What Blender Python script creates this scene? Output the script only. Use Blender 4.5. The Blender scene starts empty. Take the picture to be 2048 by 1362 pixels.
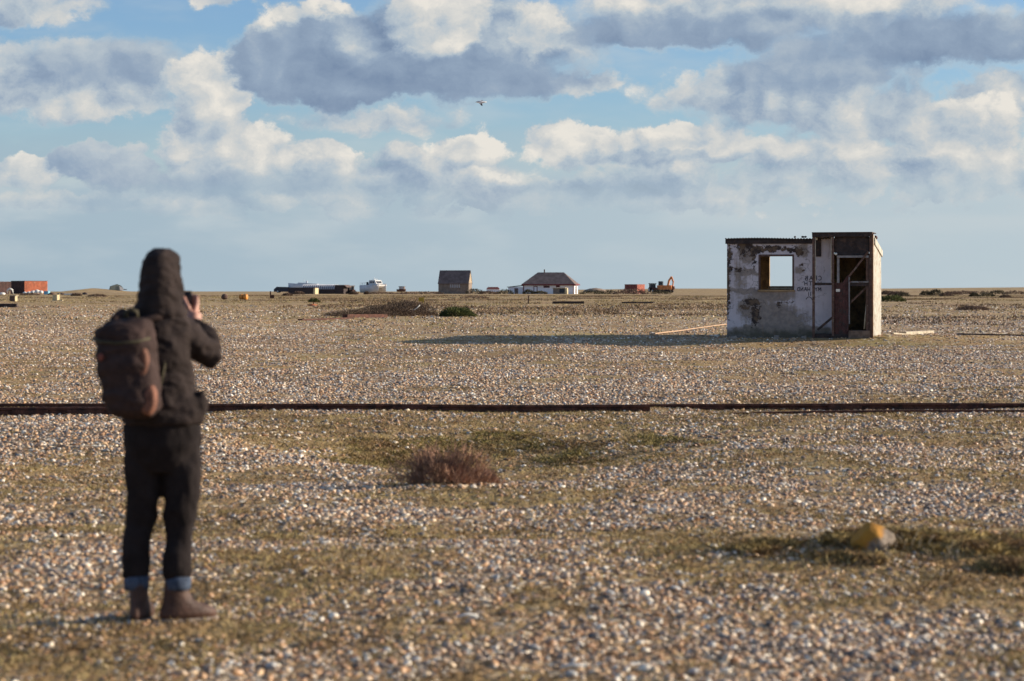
import bpy, bmesh, math, random
import numpy as np
from mathutils import Vector, Matrix, Euler
random.seed(7); rng = np.random.default_rng(11)
scene = bpy.context.scene
COL = scene.collection
FPX = 4592.0            # focal length in photo pixels (2048 wide)
HC = 1.5                # camera height
HOR = 580.0             # eye-level row in the photograph

# ------------------------------------------------------------------ camera
cam_d = bpy.data.cameras.new('camera'); cam = bpy.data.objects.new('camera', cam_d)
COL.objects.link(cam); scene.camera = cam
cam.location = (0, 0, HC); cam.rotation_euler = (math.pi / 2, 0, 0)
cam_d.sensor_width = 22.3; cam_d.lens = 22.3 * FPX / 2048
cam_d.shift_y = -(681 - HOR) / 2048
cam_d.clip_start = 0.1; cam_d.clip_end = 30000
cam_d.dof.use_dof = True; cam_d.dof.focus_distance = 62; cam_d.dof.aperture_fstop = 2.3

# ------------------------------------------------------------------ sun, exposure
SUN_EL, SUN_AZ = 17.0, 9.0      # degrees above the horizon / beyond the right-hand axis
sd = bpy.data.lights.new('sun', 'SUN'); sun = bpy.data.objects.new('sun', sd); COL.objects.link(sun)
sd.energy = 5.0; sd.angle = math.radians(0.6); sd.color = (1.0, 0.87, 0.70)
_e, _a = math.radians(SUN_EL), math.radians(SUN_AZ)
SDIR = Vector((math.cos(_e) * math.cos(_a), math.cos(_e) * math.sin(_a), math.sin(_e)))
sun.rotation_euler = (-SDIR).to_track_quat('-Z', 'Y').to_euler(); sun.location = SDIR * 50
cy = scene.cycles; cy.max_bounces = 5; cy.diffuse_bounces = 2; cy.glossy_bounces = 2; cy.transmission_bounces = 3; cy.transparent_max_bounces = 6; cy.sample_clamp_indirect = 4
vs = scene.view_settings
vs.view_transform = 'Standard'; vs.look = 'None'; vs.exposure = 0.6; vs.gamma = 1.0; vs.use_curve_mapping = False

# ------------------------------------------------------------------ small node helper
class NT:
    def __init__(s, tree): s.t = tree; s.n = tree.nodes; s.l = tree.links
    def new(s, ty, **kw):
        n = s.n.new(ty)
        for k, v in kw.items(): setattr(n, k, v)
        return n
    def put(s, sock, v):
        if isinstance(v, bpy.types.NodeSocket): s.l.new(v, sock)
        elif v is not None:
            if sock.type == 'RGBA' and len(v) == 3: v = (*v, 1)
            sock.default_value = v
    def m(s, op, a, b=None, c=None, clamp=False):
        n = s.new('ShaderNodeMath', operation=op); n.use_clamp = clamp
        for i, v in enumerate((a, b, c)): s.put(n.inputs[i], v)
        return n.outputs[0]
    def v(s, op, a, b=None, out=0):
        n = s.new('ShaderNodeVectorMath', operation=op); s.put(n.inputs[0], a)
        if b is not None: s.put(n.inputs[3] if op == 'SCALE' else n.inputs[1], b)
        return n.outputs['Value'] if op in ('DOT_PRODUCT', 'LENGTH', 'DISTANCE') else n.outputs[0]
    def sep(s, a): n = s.new('ShaderNodeSeparateXYZ'); s.put(n.inputs[0], a); return n.outputs
    def comb(s, x, y, z):
        n = s.new('ShaderNodeCombineXYZ')
        for i, q in enumerate((x, y, z)): s.put(n.inputs[i], q)
        return n.outputs[0]
    def noise(s, vec, scale=1, detail=4, rough=.5, dist=0, lac=2, color=False, dim='3D'):
        n = s.new('ShaderNodeTexNoise', noise_dimensions=dim); s.put(n.inputs['Vector'], vec)
        for k, q in (('Scale', scale), ('Detail', detail), ('Roughness', rough), ('Distortion', dist), ('Lacunarity', lac)): n.inputs[k].default_value = q
        return n.outputs['Color' if color else 'Fac']
    def voro(s, vec, scale=1, detail=0, rough=.5, feature='F1', out='Distance', rand=1):
        n = s.new('ShaderNodeTexVoronoi', feature=feature); s.put(n.inputs['Vector'], vec)
        n.inputs['Scale'].default_value = scale; n.inputs['Randomness'].default_value = rand
        if 'Detail' in n.inputs: n.inputs['Detail'].default_value = detail; n.inputs['Roughness'].default_value = rough
        return n.outputs[out]
    def ss(s, x, a, b, lo=0., hi=1.):
        n = s.new('ShaderNodeMapRange', interpolation_type='SMOOTHSTEP')
        for i, q in enumerate((x, a, b, lo, hi)): s.put(n.inputs[i], q)
        return n.outputs[0]
    def mix(s, f, a, b, mode='MIX'):
        n = s.new('ShaderNodeMix', data_type='RGBA', blend_type=mode)
        s.put(n.inputs[0], f); s.put(n.inputs[6], a); s.put(n.inputs[7], b)
        return n.outputs[2]
    def ramp(s, f, stops, interp='LINEAR'):
        n = s.new('ShaderNodeValToRGB'); n.color_ramp.interpolation = interp; e = n.color_ramp.elements
        while len(e) < len(stops): e.new(.5)
        for q, (p, c) in zip(e, stops): q.position = p; q.color = (*c, 1)
        s.put(n.inputs[0], f); return n.outputs[0]

# ------------------------------------------------------------------ sky: Nishita air with two decks of cumulus
DPP = math.degrees(1 / FPX)
def px_dir(px, py): return ((px - 1024) * DPP, (HOR - py) * DPP)     # bearing and height in degrees
world = bpy.data.worlds.new('World'); scene.world = world; world.use_nodes = True
W = NT(world.node_tree); W.n.clear()
# clouds from the farthest to the nearest: x, y, radii, brightness, brightness gain to the right and up, raggedness, softness
CLOUDS = [
    (1760, 330, 520, 90, .62, .08, .10, 1.9, .8), (820, 350, 420, 60, .60, .05, .10, 1.7, .7), (240, 405, 420, 26, .60, .05, .1, 1.2, .9),
    (1250, 395, 420, 26, .62, .05, .2, 1.5, .8), (740, 240, 170, 36, .64, .1, .1, .9, .6), (640, 312, 92, 40, .74, .15, .25, .6, .3), (930, 304, 84, 40, .80, .1, .25, .6, .25),
    (975, 368, 90, 26, .72, .1, .2, .6, .4), (1140, 288, 108, 62, .80, .06, .16, .45, .2), (1375, 288, 165, 46, .80, .06, .2, .6, .25),
    (1340, 316, 200, 14, .42, 0, .1, .5, .8), (1170, 372, 260, 24, .44, 0, .1, .6, .8), (58, 352, 84, 34, .78, .1, .2, .5, .25),
    (1400, 190, 150, 50, .62, .05, .1, 1.2, .6), (1985, 195, 100, 52, .48, .12, .15, .8, .4), (1620, 315, 180, 52, .72, .1, .2, 1.0, .45),
    (1940, 340, 190, 66, .70, .1, .15, 1.1, .5), (1800, 250, 220, 50, .72, .1, .15, 1.1, .45), (1560, 205, 240, 84, .50, .05, .0, .9, .5),
    (210, 330, 125, 52, .36, .10, .16, .5, .25), (455, 308, 150, 72, .70, .14, .15, .6, .25), (420, 368, 260, 22, .38, .05, .05, .5, .8),
    (110, 165, 290, 84, .56, .05, .0, .7, .4), (215, 118, 190, 46, .38, 0, .08, .7, .7), (170, 210, 210, 30, .66, .05, -.05, .7, .7),
    (418, 186, 84, 96, .74, .12, .14, .45, .18), (40, 22, 170, 50, .55, .1, .1, .7, .35), (450, -10, 140, 22, .62, 0, .1, .7, .5),
    (640, 64, 140, 62, .78, -.1, .2, .5, .2), (690, 128, 236, 100, .20, .04, .10, .36, .18), (1140, 172, 140, 32, .58, .15, -.15, .7, .4),
    (960, 80, 300, 100, .42, .02, .05, .5, .4), (866, 40, 100, 92, .82, .14, .1, .5, .3), (930, 158, 280, 52, .20, .14, -.02, .5, .5),
    (1078, 60, 62, 74, .72, .12, .15, .6, .3), (1520, 18, 460, 58, .64, 0, .1, .7, .45), (1330, 66, 270, 40, .24, .04, .1, .6, .5),
    (1630, 140, 200, 44, .38, .0, .08, .7, .6), (1890, 84, 320, 56, .20, .0, .08, .5, .5), (1720, -4, 220, 32, .82, 0, .1, .5, .5)]
dn = W.v('NORMALIZE', W.new('ShaderNodeTexCoord').outputs['Generated'])
dx, dy, dz = W.sep(dn)
# conformal map of the whole sky, in degrees near the view axis (only the point straight behind is singular)
kk = W.m('DIVIDE', 114.59, W.m('MAXIMUM', W.m('ADD', dy, 1.0), .002))
P = W.comb(W.m('MULTIPLY', dx, kk), W.m('MULTIPLY', dz, kk), 0)
PX, PY, _ = W.sep(P)
elv = W.m('MULTIPLY', W.m('ARCSINE', dz), 57.2958)
Q = W.v('MULTIPLY', P, (1, 1.35, 0))
wv = W.v('SUBTRACT', W.noise(Q, .75, 7, .64, color=True, dim='2D'), (.5, .5, 0))
uvw = W.v('ADD', P, W.v('MULTIPLY', wv, (1.5, .95, 0)))
def billow(off):
    q = W.v('ADD', W.v('ADD', Q, off), W.v('SCALE', wv, .45))
    b1 = W.m('ABSOLUTE', W.m('SUBTRACT', W.noise(q, .55, 0, .5, dim='2D'), .5))
    b2 = W.m('ABSOLUTE', W.m('SUBTRACT', W.noise(q, 1.4, 0, .5, dim='2D'), .5))
    b3 = W.m('ABSOLUTE', W.m('SUBTRACT', W.noise(q, 3.7, 5, .66, dim='2D'), .5))
    return W.m('ADD', W.m('ADD', b1, W.m('MULTIPLY', b2, .55)), W.m('MULTIPLY', b3, .42))
nz = billow((5.3, 2.2, 0)); nz2 = billow((5.62, 2.62, 0))
big = W.noise(Q, .22, 5, .55, dim='2D')
vary = W.m('SUBTRACT', W.noise(W.v('ADD', uvw, (31, 7, 0)), .62, 4, .55, dim='2D'), .5)
relief = W.m('MULTIPLY_ADD', vary, .85, W.m('MULTIPLY', W.m('SUBTRACT', nz, nz2), .75))
edge = W.m('SUBTRACT', W.m('ADD', nz, W.m('MULTIPLY', big, .9)), .72)
# cumulus all round and overhead, of the same kind as those in view
alpha = W.m('MULTIPLY', W.ss(W.m('ADD', edge, W.ss(elv, 5.0, 11.0, -.7, .02)), -.05, .25), .95)
lit = W.m('ADD', W.m('MULTIPLY_ADD', relief, 1.2, .55), W.m('MULTIPLY', edge, -.6))
for (cx, cy, rx, ry, b, gx, gy, rag, soft) in CLOUDS:
    u, w = (cx - 1024) * math.degrees(1 / FPX), (HOR - cy) * math.degrees(1 / FPX)
    sx, sy = FPX / math.degrees(1) / rx * 1.0, FPX / math.degrees(1) / ry
    d = W.new('ShaderNodeVectorMath', operation='MULTIPLY_ADD')
    W.put(d.inputs[0], uvw); W.put(d.inputs[1], (sx, sy, 0)); W.put(d.inputs[2], (-u * sx, -w * sy, 0)); d = d.outputs[0]
    t = W.m('SUBTRACT', W.m('MULTIPLY_ADD', edge, rag, 1.0), W.v('LENGTH', d))
    soft *= 1.2; a = W.ss(t, -.45 * soft, .62 * soft)
    sh = W.m('ADD', W.m('MULTIPLY_ADD', relief, .9 if b > .4 else .5, b - .04 if b > .4 else b + .03), W.v('DOT_PRODUCT', d, (gx, gy, 0)))
    lit = W.m('MULTIPLY_ADD', a, W.m('SUBTRACT', sh, lit), lit)
    alpha = W.m('MULTIPLY_ADD', a, W.m('SUBTRACT', 1.0, alpha), alpha)
col = W.ramp(lit, [(0, (.188, .262, .388)), (.3, (.295, .382, .50)), (.55, (.46, .53, .59)), (.75, (.62, .63, .62)), (.97, (.80, .765, .70))])
# thin grey-blue stratus that thickens towards the horizon
vn = W.noise(W.v('MULTIPLY', P, (.35, 1.2, 0)), .8, 4, .5, dim='2D')
vcol = W.mix(W.ss(PX, -16, 18), (.365, .475, .56), (.49, .58, .63))
vcol = W.mix(W.m('MULTIPLY', W.ss(vn, .38, .72), W.ss(elv, .4, 2.6, .25, .9)), vcol, (.53, .60, .635))
vf = W.m('MULTIPLY', W.ss(W.m('MULTIPLY_ADD', W.m('SUBTRACT', vn, .5), 1.8, elv), 1.0, 3.5, 1., 0.), .97)
col = W.mix(W.m('MAXIMUM', vf, W.ss(alpha, .25, .9, 1., 0.)), col, vcol)
va = W.ss(W.m('MULTIPLY_ADD', W.m('SUBTRACT', vn, .5), 1.8, elv), 2.2, 4.8, .98, 0.)
alpha = W.m('MAXIMUM', W.m('MAXIMUM', alpha, va), W.ss(W.m('MULTIPLY_ADD', elv, -.05, vn), .1, .6, 0., .5))
sky = W.new('ShaderNodeTexSky', sky_type='NISHITA'); sky.sun_disc = False
sky.sun_elevation = math.radians(SUN_EL); sky.sun_rotation = math.radians(90 - SUN_AZ)
sky.altitude = 10; sky.air_density = 1.0; sky.dust_density = .3; sky.ozone_density = 3.0
bg_sky = W.new('ShaderNodeBackground'); bg_sky.inputs[1].default_value = .075
W.put(bg_sky.inputs[0], W.mix(1.0, sky.outputs[0], (.92, 1.04, 1.26), 'MULTIPLY'))      # camera white balance
bg_cl = W.new('ShaderNodeBackground'); W.put(bg_cl.inputs[0], col); bg_cl.inputs[1].default_value = .67
mx = W.new('ShaderNodeMixShader'); W.put(mx.inputs[0], alpha); W.l.new(bg_sky.outputs[0], mx.inputs[1]); W.l.new(bg_cl.outputs[0], mx.inputs[2])
W.l.new(mx.outputs[0], W.new('ShaderNodeOutputWorld').inputs[0])
world.cycles.sampling_method = 'MANUAL'; world.cycles.sample_map_resolution = 512
# ------------------------------------------------------------------ noise, terrain height
def _hash(ix, iy, seed):
    h = (ix.astype(np.int64) * 374761393 + iy.astype(np.int64) * 668265263 + seed * 1442695041) & 0xFFFFFFFF
    h = ((h ^ (h >> 13)) * 1274126177) & 0xFFFFFFFF
    return ((h ^ (h >> 16)) & 0xFFFFFF) / float(0xFFFFFF)
def vnoise(x, y, seed=0):
    x = np.asarray(x, float); y = np.asarray(y, float)
    ix = np.floor(x); iy = np.floor(y); fx = x - ix; fy = y - iy
    fx = fx * fx * (3 - 2 * fx); fy = fy * fy * (3 - 2 * fy)
    a, b = _hash(ix, iy, seed), _hash(ix + 1, iy, seed); c, d = _hash(ix, iy + 1, seed), _hash(ix + 1, iy + 1, seed)
    return (a + (b - a) * fx) * (1 - fy) + (c + (d - c) * fx) * fy
def fbm(x, y, seed=0, oct=4, gain=.5):
    t = 0; a = 1; s = 0
    for o in range(oct):
        t = t + a * vnoise(x * 2 ** o + 13.7 * o, y * 2 ** o + 7.3 * o, seed + o); s += a; a *= gain
    return t / s
def sstep(x, a, b):
    t = np.clip((np.asarray(x, float) - a) / (b - a), 0, 1); return t * t * (3 - 2 * t)
KY = [-60, 8, 17, 22, 28, 36, 44, 48, 54, 60, 75, 100, 150, 250, 480, 900, 1500, 2500, 9000]
KZ = [0, 0, -.03, -.08, -.05, .06, .14, .19, .18, .26, .33, .42, .64, .70, .68, .70, .60, -3, -12]
def T(x, y):
    """ground height"""
    x = np.asarray(x, float); y = np.asarray(y, float)
    z = sum(np.interp(y * k, KY, KZ) for k in (.93, .97, 1.0, 1.03, 1.07)) / 5
    near = 1 - sstep(y, 60, 110)
    z = z + near * (.15 * (fbm(x / 5, y / 3, 3, 3) - .5) + .075 * (fbm(x / 1.6, y / 1.1, 5, 3) - .5))
    z = z + (1 - near) * .22 * (fbm(x / 30, y / 22, 8, 3) - .5) * (1 - sstep(y, 380, 470))
    z = z - .20 * np.exp(-((x - 0.0) / 6.0) ** 2 - ((y - 57.0) / 2.8) ** 2) + .05 * np.exp(-((x - 1) / 7) ** 2 - ((y - 49) / 2) ** 2)
    z = z + .16 * (fbm(x / 1.9, y / 1.4, 71, 3) - .5) * np.exp(-((x - 2) / 6) ** 2 - ((y - 56) / 3.5) ** 2)
    z = z + .055 * np.exp(-((x + 1.5) / 4.5) ** 2 - ((y - 52) / 1.5) ** 2)
    z = z - .19 * np.exp(-((x - 6.8) / 4.2) ** 2 - ((y - 56.6) / 1.7) ** 2)
    z = z + (.10 + .10 * (fbm(x / .25, y / .2, 61, 3) - .5)) * np.exp(-((x - 2.35) / 1.1) ** 2 - ((y - 12.8) / .5) ** 2)
    z = z - .34 * np.exp(-((x + .1) / 1.5) ** 2 - ((y - 22.8) / 1.9) ** 2) + .10 * np.exp(-((x - 2.6) / 1.6) ** 2 - ((y - 21) / 1.8) ** 2) + .10 * np.exp(-((x + 4.0) / 1.8) ** 2 - ((y - 24.5) / 2.0) ** 2) - .12 * np.exp(-((x + 3.0) / 2.2) ** 2 - ((y - 20.0) / 1.6) ** 2)
    z = z - .05 * np.exp(-((x + 1.5) / 1.0) ** 2 - ((y - 10.3) / .5) ** 2) * 0
    w_ = np.exp(-((x + 1.65) / .7) ** 2 - ((y - 10.4) / .6) ** 2); z = z * (1 - w_) + .004 * w_
    px = 1024 + x / np.maximum(y, 1) * FPX
    rz = np.interp(px, [-900, 0, 900, 1150, 1350, 1765, 2048, 3000], [.7, .7, .72, 1.62, 2.0, 2.0, 2.45, 3.0]) - .7
    z = z + rz * sstep(y, 540, 800) * (1 - sstep(y, 1400, 2200))
    z = z + 1.25 * np.exp(-((x + 94) / 7.0) ** 2 - ((y - 520) / 22) ** 2)
    return z
def Tz(x, y): return float(T(x, y))
def at(px, py=None, d=60.0, sink=0.0):
    """ground point under photo column px at distance d"""
    x = (px - 1024) / FPX * d; return Vector((x, d, Tz(x, d) - sink))

# ------------------------------------------------------------------ materials
def mat(name, color, rough=.8, var=.25, scale=6., bump=0., bscale=30., metal=0., spots=None, spec=.3, coords='Object'):
    """a procedural surface: base colour broken up by noise, optional second colour in patches, fine relief"""
    m = bpy.data.materials.new(name); m.use_nodes = True; N = NT(m.node_tree); N.n.clear()
    o = N.new('ShaderNodeOutputMaterial'); p = N.new('ShaderNodeBsdfPrincipled'); N.l.new(p.outputs[0], o.inputs[0])
    v = N.new('ShaderNodeTexCoord').outputs[coords]
    n = N.noise(v, scale, 5, .6)
    c = N.mix(N.ss(n, .3, .7), tuple(q * (1 - var) for q in color), tuple(min(1, q * (1 + var)) for q in color))
    if spots:
        c2, sc2, lo, hi = spots
        c = N.mix(N.ss(N.noise(N.v('ADD', v, (9.1, 3.3, 5.7)), sc2, 6, .65), lo, hi), c, c2)
    N.put(p.inputs['Base Color'], c); p.inputs['Roughness'].default_value = rough; p.inputs['Metallic'].default_value = metal
    p.inputs['Specular IOR Level'].default_value = spec
    if bump:
        b = N.new('ShaderNodeBump'); b.inputs['Strength'].default_value = bump; b.inputs['Distance'].default_value = .02
        N.put(b.inputs['Height'], N.noise(v, bscale, 5, .6)); N.l.new(b.outputs[0], p.inputs['Normal'])
    return m

# ------------------------------------------------------------------ mesh helpers
class MB:
    """collects shapes into one mesh; k scales every coordinate"""
    def __init__(s, k=1.0): s.V = []; s.F = []; s.k = k; s.S = []
    def add(s, v, f, smooth=False):
        o = len(s.V); s.V += [tuple(q) for q in v]; s.F += [tuple(i + o for i in q) for q in f]; s.S += [smooth] * len(f); return s
    def box(s, x0, x1, y0, y1, z0, z1, jit=0, M=None):
        v = [Vector((x, y, z)) for z in (z0, z1) for y in (y0, y1) for x in (x0, x1)]
        if jit: v = [q + Vector((random.uniform(-jit, jit), random.uniform(-jit, jit), random.uniform(-jit, jit))) for q in v]
        if M: v = [M @ q for q in v]
        return s.add(v, [(0, 2, 3, 1), (4, 5, 7, 6), (0, 1, 5, 4), (2, 6, 7, 3), (0, 4, 6, 2), (1, 3, 7, 5)])
    def bar(s, a, b, w, h=None):
        """square bar from a to b"""
        a, b = Vector(a), Vector(b); d = (b - a); L = d.length; q = d.to_track_quat('X', 'Z').to_matrix().to_4x4()
        h = h or w
        return s.box(0, L, -w / 2, w / 2, -h / 2, h / 2, M=Matrix.Translation(a) @ q)
    def rings(s, R, cap=True, smooth=True):
        n = len(R[0]); v = [p for r in R for p in r]; f = []
        for i in range(len(R) - 1):
            for j in range(n):
                f.append((i * n + j, i * n + (j + 1) % n, (i + 1) * n + (j + 1) % n, (i + 1) * n + j))
        if cap: f += [tuple(range(n - 1, -1, -1)), tuple((len(R) - 1) * n + j for j in range(n))]
        return s.add(v, f, smooth)
    def tube(s, pts, rad, n=8, smooth=True):
        pts = [Vector(p) for p in pts]; R = []
        if not hasattr(rad, '__len__'): rad = [rad] * len(pts)
        for i, p in enumerate(pts):
            t = (pts[min(i + 1, len(pts) - 1)] - pts[max(i - 1, 0)]).normalized()
            up = Vector((0, 0, 1)) if abs(t.z) < .9 else Vector((0, 1, 0))
            u = t.cross(up).normalized(); w = u.cross(t)
            R.append([p + (u * math.cos(2 * math.pi * j / n) + w * math.sin(2 * math.pi * j / n)) * rad[i] for j in range(n)])
        return s.rings(R, True, smooth)
    def prism(s, prof, y0, y1, M=None):
        """profile in x,z pushed along y"""
        n = len(prof); v = [Vector((x, y0, z)) for x, z in prof] + [Vector((x, y1, z)) for x, z in prof]
        if M: v = [M @ q for q in v]
        f = [tuple(range(n)), tuple(range(2 * n - 1, n - 1, -1))] + [(j, j + n, (j + 1) % n + n, (j + 1) % n) for j in range(n)]
        return s.add(v, f)
    def ell(s, c, r, n=12, m=7, jit=0):
        R = []
        for i in range(m + 1):
            a = -math.pi / 2 + math.pi * i / m; cr, sz = max(math.cos(a), .02), math.sin(a)
            R.append([Vector((c[0] + r[0] * cr * math.cos(2 * math.pi * j / n) * (1 + random.uniform(-jit, jit)),
                              c[1] + r[1] * cr * math.sin(2 * math.pi * j / n) * (1 + random.uniform(-jit, jit)), c[2] + r[2] * sz * (1 + random.uniform(-jit, jit)))) for j in range(n)])
        return s.rings(R)
    def mesh(s, name):
        me = bpy.data.meshes.new(name); me.from_pydata([tuple(c * s.k for c in q) for q in s.V], [], s.F)
        me.polygons.foreach_set('use_smooth', s.S); me.update()
        bm = bmesh.new(); bm.from_mesh(me); bmesh.ops.recalc_face_normals(bm, faces=bm.faces); bm.to_mesh(me); bm.free()
        return me
    def build(s, name, m, parent=None, bevel=0.):
        me = s.mesh(name); me.materials.append(m); o = bpy.data.objects.new(name, me); COL.objects.link(o)
        if parent: o.parent = parent
        if bevel:
            b = o.modifiers.new('bevel', 'BEVEL'); b.width = bevel; b.segments = 2
        return o
def tag(o, label, cat, group=None):
    o['label'] = label; o['category'] = cat
    if group: o['group'] = group
    return o
def thing(name, label, cat, loc, rz=0., group=None):
    o = bpy.data.objects.new(name, None); COL.objects.link(o); o.location = loc; o.rotation_euler = (0, 0, rz); o.empty_display_size = .2
    return tag(o, label, cat, group)
def single(mb, name, m, label, cat, loc, rz=0., group=None, bevel=0.):
    o = mb.build(name, m, None, bevel); o.location = loc; o.rotation_euler = (0, 0, rz); return tag(o, label, cat, group)
# ------------------------------------------------------------------ ground sheet
PATCH = [(940, 900, 260, 44, 1.7), (1110, 900, 120, 34, 1.4), (680, 858, 170, 20, 1.5), (450, 834, 80, 14, 1.4), (1880, 1140, 280, 55, 1.5), (1650, 1120, 110, 22, .8),
         (870, 965, 160, 22, .7), (1640, 870, 180, 14, .5), (1000, 990, 170, 12, .5), (960, 1232, 150, 12, .7), (1130, 1220, 90, 12, .6), (200, 910, 70, 14, .6), (1650, 960, 150, 20, .4),
         (1200, 745, 260, 12, .8), (1500, 740, 200, 16, .6), (1550, 692, 240, 8, .9), (1800, 683, 200, 8, .9), (540, 750, 90, 8, .5), (100, 720, 160, 16, .4), (900, 665, 200, 14, .6)]
BARE = [(700, 790, 600, 18, .9), (1300, 785, 260, 14, .7), (1750, 720, 330, 22, .7), (230, 870, 250, 30, .7), (600, 700, 300, 20, .6), (1900, 650, 200, 14, .8), (1500, 900, 300, 30, .4), (1900, 1290, 260, 60, .9), (560, 900, 160, 30, .5), (1200, 715, 200, 8, .6)]
def moss(x, y):
    """0 bare shingle .. 1 turf and moss"""
    x = np.asarray(x, float); y = np.asarray(y, float)
    m = fbm(x / 1.1 + 4, y / 1.2, 21, 5, .62) * 1.15 + .30 * fbm(x / 7, y / 5, 31, 3) - .15
    m = m + .22 * sstep(y, 55, 130)
    ys = np.maximum(y, 3); px = 1024 + x / ys * FPX; py = HOR + 1.5 * FPX / ys * np.where(ys > 40, (1.5 - np.interp(ys, KY, KZ)) / 1.5, 1.0)
    for L, sg in ((PATCH, 1), (BARE, -1)):
        for cx, cy, rx, ry, a in L: m = m + sg * .26 * a * np.exp(-((px - cx) / rx) ** 2 - ((py - cy) / ry) ** 2)
    return sstep(m, .30, .74)

def _geo(a, b, r, d0):
    o = [a]; d = d0
    while o[-1] < b: o.append(o[-1] + d); d *= r
    return o
xs = np.array([-q for q in _geo(14, 5000, 1.09, .2)][::-1] + list(np.arange(-13.88, 13.9, .12)) + _geo(14, 5000, 1.09, .2))
ys = np.array(list(np.arange(-60, 6, 3.)) + list(np.arange(6, 34, .11)) + list(np.arange(34, 78, .25)) + _geo(78, 9000, 1.012, .3))
gx, gy = np.meshgrid(xs, ys); gz = T(gx, gy); nx, ny = len(xs), len(ys)
co = np.stack([gx, gy, gz], -1).reshape(-1, 3)
idx = np.arange(nx * ny).reshape(ny, nx)
quad = np.stack([idx[:-1, :-1], idx[:-1, 1:], idx[1:, 1:], idx[1:, :-1]], -1).reshape(-1, 4)
gme = bpy.data.meshes.new('ground'); gme.vertices.add(len(co)); gme.vertices.foreach_set('co', co.ravel())
gme.loops.add(quad.size); gme.loops.foreach_set('vertex_index', quad.ravel().astype(np.int32)); gme.polygons.add(len(quad))
gme.polygons.foreach_set('loop_start', np.arange(0, quad.size, 4, dtype=np.int32)); gme.polygons.foreach_set('loop_total', np.full(len(quad), 4, np.int32))
gme.update(calc_edges=True); gme.polygons.foreach_set('use_smooth', np.ones(len(quad), bool))
at_m = gme.attributes.new('turf', 'FLOAT', 'POINT'); at_m.data.foreach_set('value', moss(gx, gy).ravel().astype(np.float32))

gm = bpy.data.materials.new('shingle_ground'); gm.use_nodes = True; N = NT(gm.node_tree); N.n.clear()
go = N.new('ShaderNodeOutputMaterial'); gp = N.new('ShaderNodeBsdfPrincipled'); N.l.new(gp.outputs[0], go.inputs[0])
gp.inputs['Roughness'].default_value = .9; gp.inputs['Specular IOR Level'].default_value = .2
pos = N.new('ShaderNodeTexCoord').outputs['Object']; X, Y, Z = N.sep(pos)
flat = N.comb(X, Y, 0)
ta = N.new('ShaderNodeAttribute', attribute_name='turf').outputs['Fac']
far = N.ss(Y, 45, 110)
streak = N.noise(N.v('MULTIPLY', flat, (.06, .045, 0)), 1, 6, .62)
streak2 = N.noise(N.v('MULTIPLY', flat, (.5, .28, 0)), 1, 5, .6)
turf = N.m('ADD', ta, N.m('MULTIPLY', far, N.m('MULTIPLY', N.m('SUBTRACT', N.m('ADD', streak, N.m('MULTIPLY', streak2, .5)), .72), 2.2)))
turf = N.m('MAXIMUM', N.m('MINIMUM', N.m('MULTIPLY_ADD', N.m('SUBTRACT', N.noise(flat, 9, 4, .6), .5), .9, turf), 1.0), 0.0)
# stones too small or too far to build
cell = N.new('ShaderNodeTexVoronoi', voronoi_dimensions='2D'); N.put(cell.inputs['Vector'], flat); cell.inputs['Scale'].default_value = 17
r_, g_, b_ = N.sep(N.v('ADD', cell.outputs['Color'], (0, 0, 0)))
stone = N.ramp(r_, [(0, (.06, .045, .038)), (.16, (.16, .10, .06)), (.36, (.27, .175, .10)), (.58, (.33, .25, .17)), (.76, (.38, .34, .30)), (.87, (.54, .47, .39)), (.95, (.74, .70, .64))], 'CONSTANT')
stone = N.mix(N.ss(cell.outputs['Distance'], .3, .65), stone, (.15, .10, .065))
tn = N.noise(flat, 1.3, 5, .62); tn2 = N.noise(N.v('MULTIPLY', flat, (.35, .22, 0)), 1, 4, .6)
tc = N.mix(N.ss(tn, .35, .68), (.20, .130, .066), (.27, .195, .10))
tc = N.mix(N.m('MULTIPLY', N.ss(tn2, .48, .66), .8), tc, (.20, .165, .065))
tc = N.mix(N.m('MULTIPLY', N.ss(N.noise(flat, 5.5, 4, .6), .56, .72), .7), tc, (.10, .062, .034))
tc = N.mix(N.m('MULTIPLY', N.ss(g_, .72, .8), .7), tc, stone)
gc = N.mix(turf, stone, tc)
gc = N.mix(1.0, gc, N.ramp(N.noise(N.v('MULTIPLY', flat, (.22, .12, 0)), 1, 4, .6), [(.3, (.74, .70, .68)), (.5, (1.0, .98, .95)), (.7, (1.22, 1.18, 1.08))]), 'MULTIPLY')
sp2 = N.new('ShaderNodeTexVoronoi', voronoi_dimensions='2D'); N.put(sp2.inputs['Vector'], flat); sp2.inputs['Scale'].default_value = 4.5
sr, sg_, sb_ = N.sep(N.v('ADD', sp2.outputs['Color'], (0, 0, 0)))
spk = N.m('MULTIPLY', N.m('MULTIPLY', N.ss(sr, .55, .6), N.ss(sp2.outputs['Distance'], .2, .4, 1., 0.)), N.m('MULTIPLY', N.ss(Y, 45, 75), N.m('SUBTRACT', .9, N.m('MULTIPLY', turf, .7))))
gc = N.mix(spk, gc, N.ramp(sg_, [(0, (.62, .56, .48)), (.5, (.80, .77, .70)), (.75, (.12, .09, .07))], 'CONSTANT'))
heath = N.m('MULTIPLY', N.m('MULTIPLY', N.ss(N.noise(N.v('MULTIPLY', flat, (.10, .05, 0)), 1, 6, .65), .53, .64), far), .75)
gc = N.mix(N.m('MULTIPLY', heath, .6), gc, (.16, .105, .068))
gc = N.mix(1.0, gc, (1.56, 1.50, 1.30), 'MULTIPLY')
N.put(gp.inputs['Base Color'], gc)
gb = N.new('ShaderNodeBump'); N.put(gb.inputs['Strength'], N.ss(Y, 12, 60, .5, .12)); gb.inputs['Distance'].default_value = .05
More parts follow.
